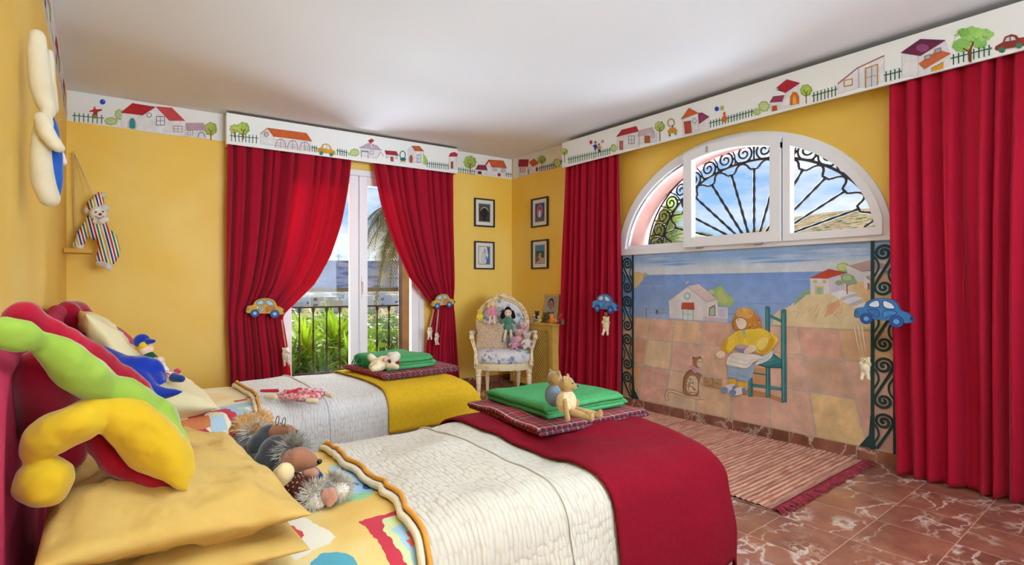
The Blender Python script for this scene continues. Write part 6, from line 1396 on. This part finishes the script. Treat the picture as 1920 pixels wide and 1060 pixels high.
part('nose',[[(188,402,2.6,3.905)]],M_red,hc_,vox=.0025); b=MB(); b.ell(at(180,398,3.90),.006,n=8,m=5); b.ell(at(193,397,3.91),.006,n=8,m=5); b.build('eyes',M_bead,hc_,smooth=True)
b=MB(); b.tube([at(x,y,3.90) for x,y in ((179,405),(184,409),(190,409),(195,405))],.0025,5); b.build('mouth',M_red,hc_,smooth=True)
part('collar',[[(172,411,6,3.97)],[(180,415,6,3.94)],[(190,415,6,3.94)],[(198,412,6,3.97)]],M_wh,cw,vox=.006)
part('cuff',[[(143,459,6,3.95)],[(150,464,6,3.94)]],M_wh,cw,vox=.006); part('shoe',[[(186,494,6,3.93),(203,500,6,3.92)]],M_wh,cw,vox=.006); part('shoe',[[(200,496,5,3.95),(205,504,5,3.95)]],M_wh,cw,vox=.006)
b=MB(); hk=at(138.5,286,4.02)
for e in ((180,388,3.98),(197,418,3.98),(150,452,3.95),(140,455,3.95),(170,412,3.98)): b.tube([hk,at(*e)],.0018,5)
b.build('string',M_rope,cw,smooth=True)
b=MB(); b.frame(at(138,283,4.0),at(140,462,4.05),.010,.006,up=(1,0,0)); b.build('control_bar',mat('beech','#cfa870',.6),cw)
b=MB(); b.box((.005,4.70,1.33),(.16,4.88,1.36)); sh_=b.build('wall_shelf',mat('ochre shelf','#cf9c3c',.7),None,bevel=.003); tag(sh_,'small ochre shelf bracket behind the clown marionette','shelf')
# ================================================================ added fill uplighters, unseen behind the photographer
M_glow=bpy.data.materials.new('opal glass'); M_glow.use_nodes=True; bs=M_glow.node_tree.nodes['Principled BSDF']; bs.inputs['Emission Color'].default_value=(1,.95,.88,1); bs.inputs['Emission Strength'].default_value=3
for (x,y) in ((2.3,-.9),(.9,-.7)):
    r=empty('ceiling_lamp',(x,y,CH),['white uplighter ceiling lamp nearer the right side, behind the photographer','white uplighter ceiling lamp nearer the left wall, behind the photographer'][x<2],'lamp','ceiling lamps'); b=MB(); b.lathe([(.04,CH-.02),(.06,CH-.001)],(x,y,0),20); b.build('canopy',M_white,r,smooth=40); b=MB(); b.tube([(x,y,CH-.02),(x,y,1.84)],.006,8); b.build('cord',M_white,r)
    b=MB(); b.lathe([(.02,1.82),(.17,1.86),(.2,1.92),(.19,1.92),(.16,1.87),(.02,1.84)],(x,y,0),24); b.build('lamp_shade',M_white,r,smooth=50)
# ================================================================ outside
b=MB(); P_=[bw(.2,-TH,-.06),bw(4.6,-TH,-.06),bw(4.6,-1.35,-.06),bw(.2,-1.35,-.06)]; Q=[p+Vector((0,0,.06)) for p in P_]
b.add(P_+Q,[(3,2,1,0),(4,5,6,7),(0,1,5,4),(1,2,6,5),(2,3,7,6),(3,0,4,7)]); tag(b.build('balcony_floor',M_terr),kind='structure')
M_rail=mat('bronze brown iron','#2e241e',.8,spec=.1); M_timb=mat('weathered timber','#45423f',.9,noise=(6,'#54504c'))
ra=empty('balcony_railing',bw(2.3,-1.2,0),'brown iron balcony railing with turned balusters and grey timber handrail','railing')
b=MB(); bbox(b,.6,4.2,-1.24,-1.16,1.035,1.085); b.build('handrail',M_timb,ra,bevel=.004)
b=MB(); bbox(b,.6,4.2,-1.215,-1.185,.845,.865); bbox(b,.6,4.2,-1.215,-1.185,.07,.09); b.build('rail',M_rail,ra)
x=.9
first=None; bx0=bw(1.909,-1.2,0)
for k in range(20):
    xx=1.909+.152*(k-7); p=bw(xx,-1.2,0)
    if first is None:
        b=MB(); b.world=False; b.lathe([(.008,.09),(.008,.2),(.014,.22),(.008,.24),(.009,.33),(.016,.36),(.017,.40),(.011,.46),(.009,.55),(.014,.575),(.009,.6),(.008,.78),(.014,.80),(.02,.845)],(0,0,0),10)
        first=b.build('baluster',M_rail,None,smooth=50); first.location=p; o=first
    else: o=first.copy(); COL.objects.link(o); o.location=p
    o.parent=ra; o.matrix_parent_inverse=Matrix.Translation(ra.location).inverted()
pst=empty('pergola_post',bw(2.99,-1.0,0),'dark brown timber post at the right of the balcony with a bead chain','post')
a=onb(738,640,-1.0); c=onb(762,640,-1.0); b=MB(); bbox(b,a.x,c.x+.0,-1.06,-.94,0,2.9); b.build('post',mat('dark brown timber','#5b4238',.7,noise=(8,'#4a342c')),pst,bevel=.005)
b=MB(); bch=onb(747,640,-.92)
for k in range(46): b.ell((bch.x,bch.y,.35+k*.022),.0045,n=6,m=4)
b.build('bead_chain',mat('white beads','#e6e2dc',.5),pst)
a=onb(764,640,-.35); c=onb(777,640,-.35); b=MB(); bbox(b,a.x,c.x,-.38,-.34,.02,DZ-.1); tag(b.build('door_shutter',M_timb,bevel=.004),'weathered grey shutter edge outside the right of the balcony door','shutter')
# terrain
def sm(a,b_,x): t=max(0,min(1,(x-a)/(b_-a))); return t*t*(3-2*t)
def lerpt(tb,x):
    if x<=tb[0][0]: return tb[0][1]
    for (a,u),(b_,v) in zip(tb,tb[1:]):
        if x<=b_: return u+(v-u)*(x-a)/(b_-a)
    return tb[-1][1]
E_=[(-90,0),(35,.0),(48,.055),(57,.076),(61,.09),(65,.112),(72,.120),(90,.128),(120,.12)]
def hgt(az,r):
    base=lerpt([(0,-.8),(12,-1.0),(30,-1.6),(80,-4.5),(150,-7),(300,-7),(450,0),(600,14),(760,37),(900,40)],r)
    e=lerpt(E_,az); hill=e*260*sm(60,260,r)
    if r>260: hill=e*260
    k=sm(35,60,az); z=base*(1-k)+max(base,hill-3*(1-sm(20,120,r)))*k if r<400 else base*(1-k)+(e*260*.9)*k
    z+=min(r,300)*.012*(mn.noise(Vector((az*.09,r*.012,0)))+.4*mn.noise(Vector((az*.4,r*.05,4))))*(1 if az>50 else .45)*(1 if not(r>500 and az<45) else .0)
    if r>500 and az<=45: z+=2.2*mn.noise(Vector((az*.12,1,1)))+(4*mn.noise(Vector((az*.5,r*.01,2))) if r<750 else 0)
    return z
def terr(name,r0,r1,nr,m,pw=2):
    b=MB()
    def fn(i,j):
        az=-50+170*i; r=r0+(r1-r0)*j**pw; a=math.radians(az); return (CAM.x+r*math.sin(a),CAM.y+r*math.cos(a)+(0),hgt(az,r))
    b.grid(fn,340,nr); o=b.build(name,m,smooth=True,recalc=False); tag(o,kind='structure'); return o
def groundmat(name,st,sc1,sc2,spots,st2=(.52,.58)):
    m=bpy.data.materials.new(name); m.use_nodes=True; t=m.node_tree; b=t.nodes['Principled BSDF']; b.inputs['Roughness'].default_value=1; b.inputs['Specular IOR Level'].default_value=0
    co=N(t,'ShaderNodeTexCoord'); n1=N(t,'ShaderNodeTexNoise',Scale=sc1,Detail=6,Roughness=.65); n2=N(t,'ShaderNodeTexNoise',Scale=sc2,Detail=5,Roughness=.6)
    for n in (n1,n2): t.links.new(co.outputs['Object'],n.inputs[0])
    r=ramp(t,n1.outputs[0],st); k=ramp(t,n2.outputs[0],[(st2[0],(0,0,0,1)),(st2[1],(1,1,1,1))]); mx=N(t,'ShaderNodeMixRGB'); mx.inputs[2].default_value=lin(spots); t.links.new(k.outputs[0],mx.inputs[0]); t.links.new(r.outputs[0],mx.inputs[1]); t.links.new(mx.outputs[0],b.inputs['Base Color']); return m
terr('ground',7.5,420,120,groundmat('dry hillside grass',[(.3,'#7a6a52'),(.5,'#937d64'),(.7,'#7f6b54')],.2,.42,'#3f5228'),2)
terr('far_hills',418,930,70,groundmat('distant scrubby hills',[(.3,'#414a66'),(.5,'#5b5a6c'),(.7,'#6e6560')],.03,.05,'#343f52'),1)  # distance haze put into the bluish hill colours
# town in the valley
M_house=[mat('whitewashed wall','#d3d6dc',.9),mat('pale grey wall','#b4bccb',.9),mat('cream wall','#cfc5b5',.9)]; M_wdk=mat('shaded window','#5a6c86',.4)  # one flat slate blue for all town windows
rnd=random.Random(11)
blds=[]
for row,(r,n) in enumerate(((170,6),(205,7),(250,8),(300,9))):
    for q in range(n): blds.append((9.5+(23/n)*(q+.5)+rnd.uniform(-.15,.15),r+rnd.uniform(-3,3)))
words=['low','long','stepped','tall','square','narrow']; spots=['nearest row','second row','third row','farthest row']
ordn=['first','second','third','fourth','fifth','sixth','seventh','eighth','ninth']; starts=[0,6,13,21]
for k,(az,r) in enumerate(blds):
    ridx=max(i for i in range(4) if k>=starts[i]); cidx=k-starts[ridx]
    a=math.radians(az); x=CAM.x+r*math.sin(a); y=r*math.cos(a); z=hgt(az,r)-2; w=rnd.uniform(4.2,5.4); w*=1.15+(r-170)/260; d_=rnd.uniform(3.5,4.6); h=rnd.uniform(2.6,4.6)+2
    e=empty('town_building',(x,y,z),'white flat-roofed town building, '+ordn[cidx]+' from the left in the '+spots[ridx]+' beyond the balcony','building','town buildings in the valley',rz=rnd.uniform(-.5,.3))
    b=MB(); b.world=False; b.box((-w/2,-d_/2,0),(w/2,d_/2,h)); b.box((-w/4,-d_/2+1,h),(w/3,d_/2,h+rnd.uniform(1.5,3))); b.box((-w/2,-d_/2,h),(w/2,-d_/2+.2,h+.5)); b.build('wall',M_house[k%3],e)
    for i in range(int(w//3.2)):
        for j in range(2 if h>5.8 else 1):
            b=MB(); b.world=False; xx=-w/2+1.6+i*3.1; b.box((xx-.7,-d_/2-.06,2.5+j*2.2),(xx+.6,-d_/2+.05,3.5+j*2.2)); b.build('window',M_wdk,e)
# pylons on the far ridge
for px in (635,687,704,720):
    d=ray(px,HOR); p=CAM+d*745/d.length*d.length**0; az=math.degrees(math.atan2(p.x-CAM.x,p.y)); rr=math.hypot(p.x-CAM.x,p.y); z=hgt(az,min(rr,900))
    e=empty('power_pylon',(p.x,p.y,z-3),'tiny power pylon on the far ridge, '+{635:'seen left of the door stile',687:'leftmost in the right pane',704:'middle one in the right pane',720:'rightmost in the right pane'}[px],'pylon','power pylons on the ridge'); b=MB(); b.world=False
    b.tube([(0,0,0),(0,0,13)],.35,4); b.tube([(-5,0,10),(5,0,10)],.25,4); b.tube([(-3.5,0,12),(3.5,0,12)],.2,4); b.build('mast',mat('galvanised steel','#8a93a3',.6),e)
# plants
def leafmat(name,c,c2,tr=.45): 
    m=mat(name,c,.5,noise=(3,c2),trans=tr); return m
M_yuc=leafmat('yucca leaf','#7f9f1c','#a5b93a'); M_yuc2=leafmat('dark yucca leaf','#4c701c','#6a8a2a'); M_bush=leafmat('shrub leaf','#4f6c2a','#7a8c3a'); M_palm=leafmat('palm frond','#7f9a3a','#a9a84f'); M_palm2=leafmat('dry palm frond','#7d7043','#5f6030'); M_trunk=mat('palm trunk','#6a543c',.9,bump=(20,1,.02))
def yucca(c,n,L,label,m,seed,w=.022,cat='yucca'):
    rnd=random.Random(seed); c=Vector(c); r=empty('yucca_plant',c,label,cat,'yucca plants behind the railing'); b=MB()
    for k in range(n):
        az=rnd.uniform(0,2*PI); el=rnd.uniform(.0,1.35); l=L*rnd.uniform(.7,1.1); dr=Vector((math.cos(az)*math.cos(el),math.sin(az)*math.cos(el),math.sin(el))); sd=dr.cross(Vector((0,0,1))).normalized(); up=sd.cross(dr)
        st=c+Vector((0,0,rnd.uniform(-.12,.12))); vs=[]; m_=6
        for i in range(m_+1):
            t=i/m_; p=st+dr*l*t-Vector((0,0,1))*l*.25*t*t*rnd.uniform(.9,1.1)*math.cos(el); w_=w*(1-t)**.6*(.6+.8*min(1,t*4)) if t<1 else .0005
            vs+=[p-sd*w_+up*w_*.3,p,p+sd*w_+up*w_*.3]
        b.add(vs,[(3*i+j,3*i+j+1,3*i+j+4,3*i+j+3) for i in range(m_) for j in (0,1)])
    b.build('leaves',m,r,smooth=True,recalc=False); t_=MB(); t_.tube([c-Vector((0,0,.9)),c],[.05,.04],8); t_.build('stem',M_trunk,r,smooth=True); return r
yl_=['large one at the left','large one in the middle','darker low one between the two large ones','one against the door stile','small one at the right of the door stile','darker one at the far left']
for (px,py,o,L,m,s,n) in ((572,668,-2.0,.62,M_yuc,1,110),(628,655,-2.3,.66,M_yuc,2,120),(600,720,-1.75,.5,M_yuc2,3,90),(655,690,-1.9,.55,M_yuc,4,90),(690,690,-2.0,.42,M_yuc,5,70),(545,700,-1.8,.5,M_yuc2,6,70)):
    yucca(onb(px,py,o),n,L,'bright green yucca, '+yl_[s-1]+' behind the balcony railing',m,s)
def bush(c,rx,rz_,n,m,label,seed,ls=.05):
    rnd=random.Random(seed); c=Vector(c); r=empty('shrub',c,label,'shrub','shrubs on the slope below the balcony'); b=MB()
    for k in range(n):
        v=Vector((rnd.gauss(0,1),rnd.gauss(0,1),rnd.gauss(0,1))).normalized()*rnd.uniform(.6,1.05)*(1+.3*math.sin(k*.7)); p=c+Vector((v.x*rx,v.y*rx,v.z*rz_)); a=Vector((rnd.gauss(0,1),rnd.gauss(0,1),rnd.gauss(0,1))).normalized(); q=a.orthogonal().normalized(); l=ls*rnd.uniform(.6,1.3)
        b.add([p-a*l,p+q*l*.35,p+a*l,p-q*l*.35],[(0,1,2,3)])
    b.build('foliage',m,r,recalc=False); t_=MB()
    for k in range(4): t_.tube([c-Vector((0,0,rz_*1.2)),c+Vector((rnd.uniform(-.5,.5)*rx,rnd.uniform(-.5,.5)*rx,0))],.02,5)
    t_.build('branches',M_trunk,r,smooth=True)
sl_=['in the middle of the right pane','nearest the timber post','behind the door stile','far one beside the timber post','behind the left yucca','far one behind the middle yucca','farthest left one below the town','farthest right one below the town','low one under the right pane']
for k,(px,py,o,rx,rz2) in enumerate(((700,660,-4.0,.5,.35),(728,675,-3.2,.4,.4),(672,680,-4.6,.6,.4),(735,645,-7,.9,.5),(560,670,-5,.8,.5),(620,650,-9,1.4,.7),(585,632,-14,2.2,.8),(715,622,-18,2.2,.8),(690,700,-2.9,.5,.4))):
    bush(onb(px,py,o),rx,rz2,2600 if k<5 else 1800,M_bush if k%2 else M_yuc,'yellow-green leafy shrub below the balcony, '+sl_[k],k,.06 if k<5 else .13)
def palm(c,L,n,label,m,seed,droop=.9,h=3.0,azr=(0,2*PI),el=(-.2,1.1)):
    rnd=random.Random(seed); c=Vector(c); r=empty('palm_tree',c-Vector((0,0,h)),label,'palm tree'); b=MB()
    for k in range(n):
        az=rnd.uniform(*azr); e=rnd.uniform(*el); l=L*rnd.uniform(.75,1.1); pts=[]
        for i in range(13):
            t=i/12; hz=math.cos(e)*l*t*(1-.25*t*droop); pts.append(c+Vector((math.cos(az)*hz,math.sin(az)*hz,math.sin(e)*l*t-droop*l*t*t*.75)))
        b.tube(pts,[.012*(1-.7*i/12) for i in range(13)],4)
        for i in range(1,36):
            t=i/36; j=min(int(t*12),11); p=pts[j].lerp(pts[j+1],t*12-j); d=(pts[j+1]-pts[j]).normalized(); sd=d.cross(Vector((0,0,1)))
            if sd.length<.05: sd=Vector((1,0,0))
            sd.normalize(); ll=L*.30*math.sin(PI*(.15+.8*t))
            for s in (1,-1):
                q=p+(sd*s*.8+d*.7).normalized()*ll-Vector((0,0,ll*.35)); w_=d*.010*L
                b.add([p-w_,p+w_,q],[(0,1,2)])
    b.build('fronds',m,r,recalc=False); t_=MB(); t_.tube([c-Vector((0,0,h)),c-Vector((0,0,h*.5)),c],[.16,.14,.12],10); t_.build('trunk',M_trunk,r,smooth=True)
palm(onb(762,395,-4.5),1.5,34,'palm tree with drooping fronds behind the right balcony curtain',M_palm2,3,1.25,5.0,el=(-.6,.8))
palm(onx(1212,470,6.8),1.5,40,'green palm tree outside the left of the arched window',M_palm,5,.55,3.6,el=(.0,1.3))
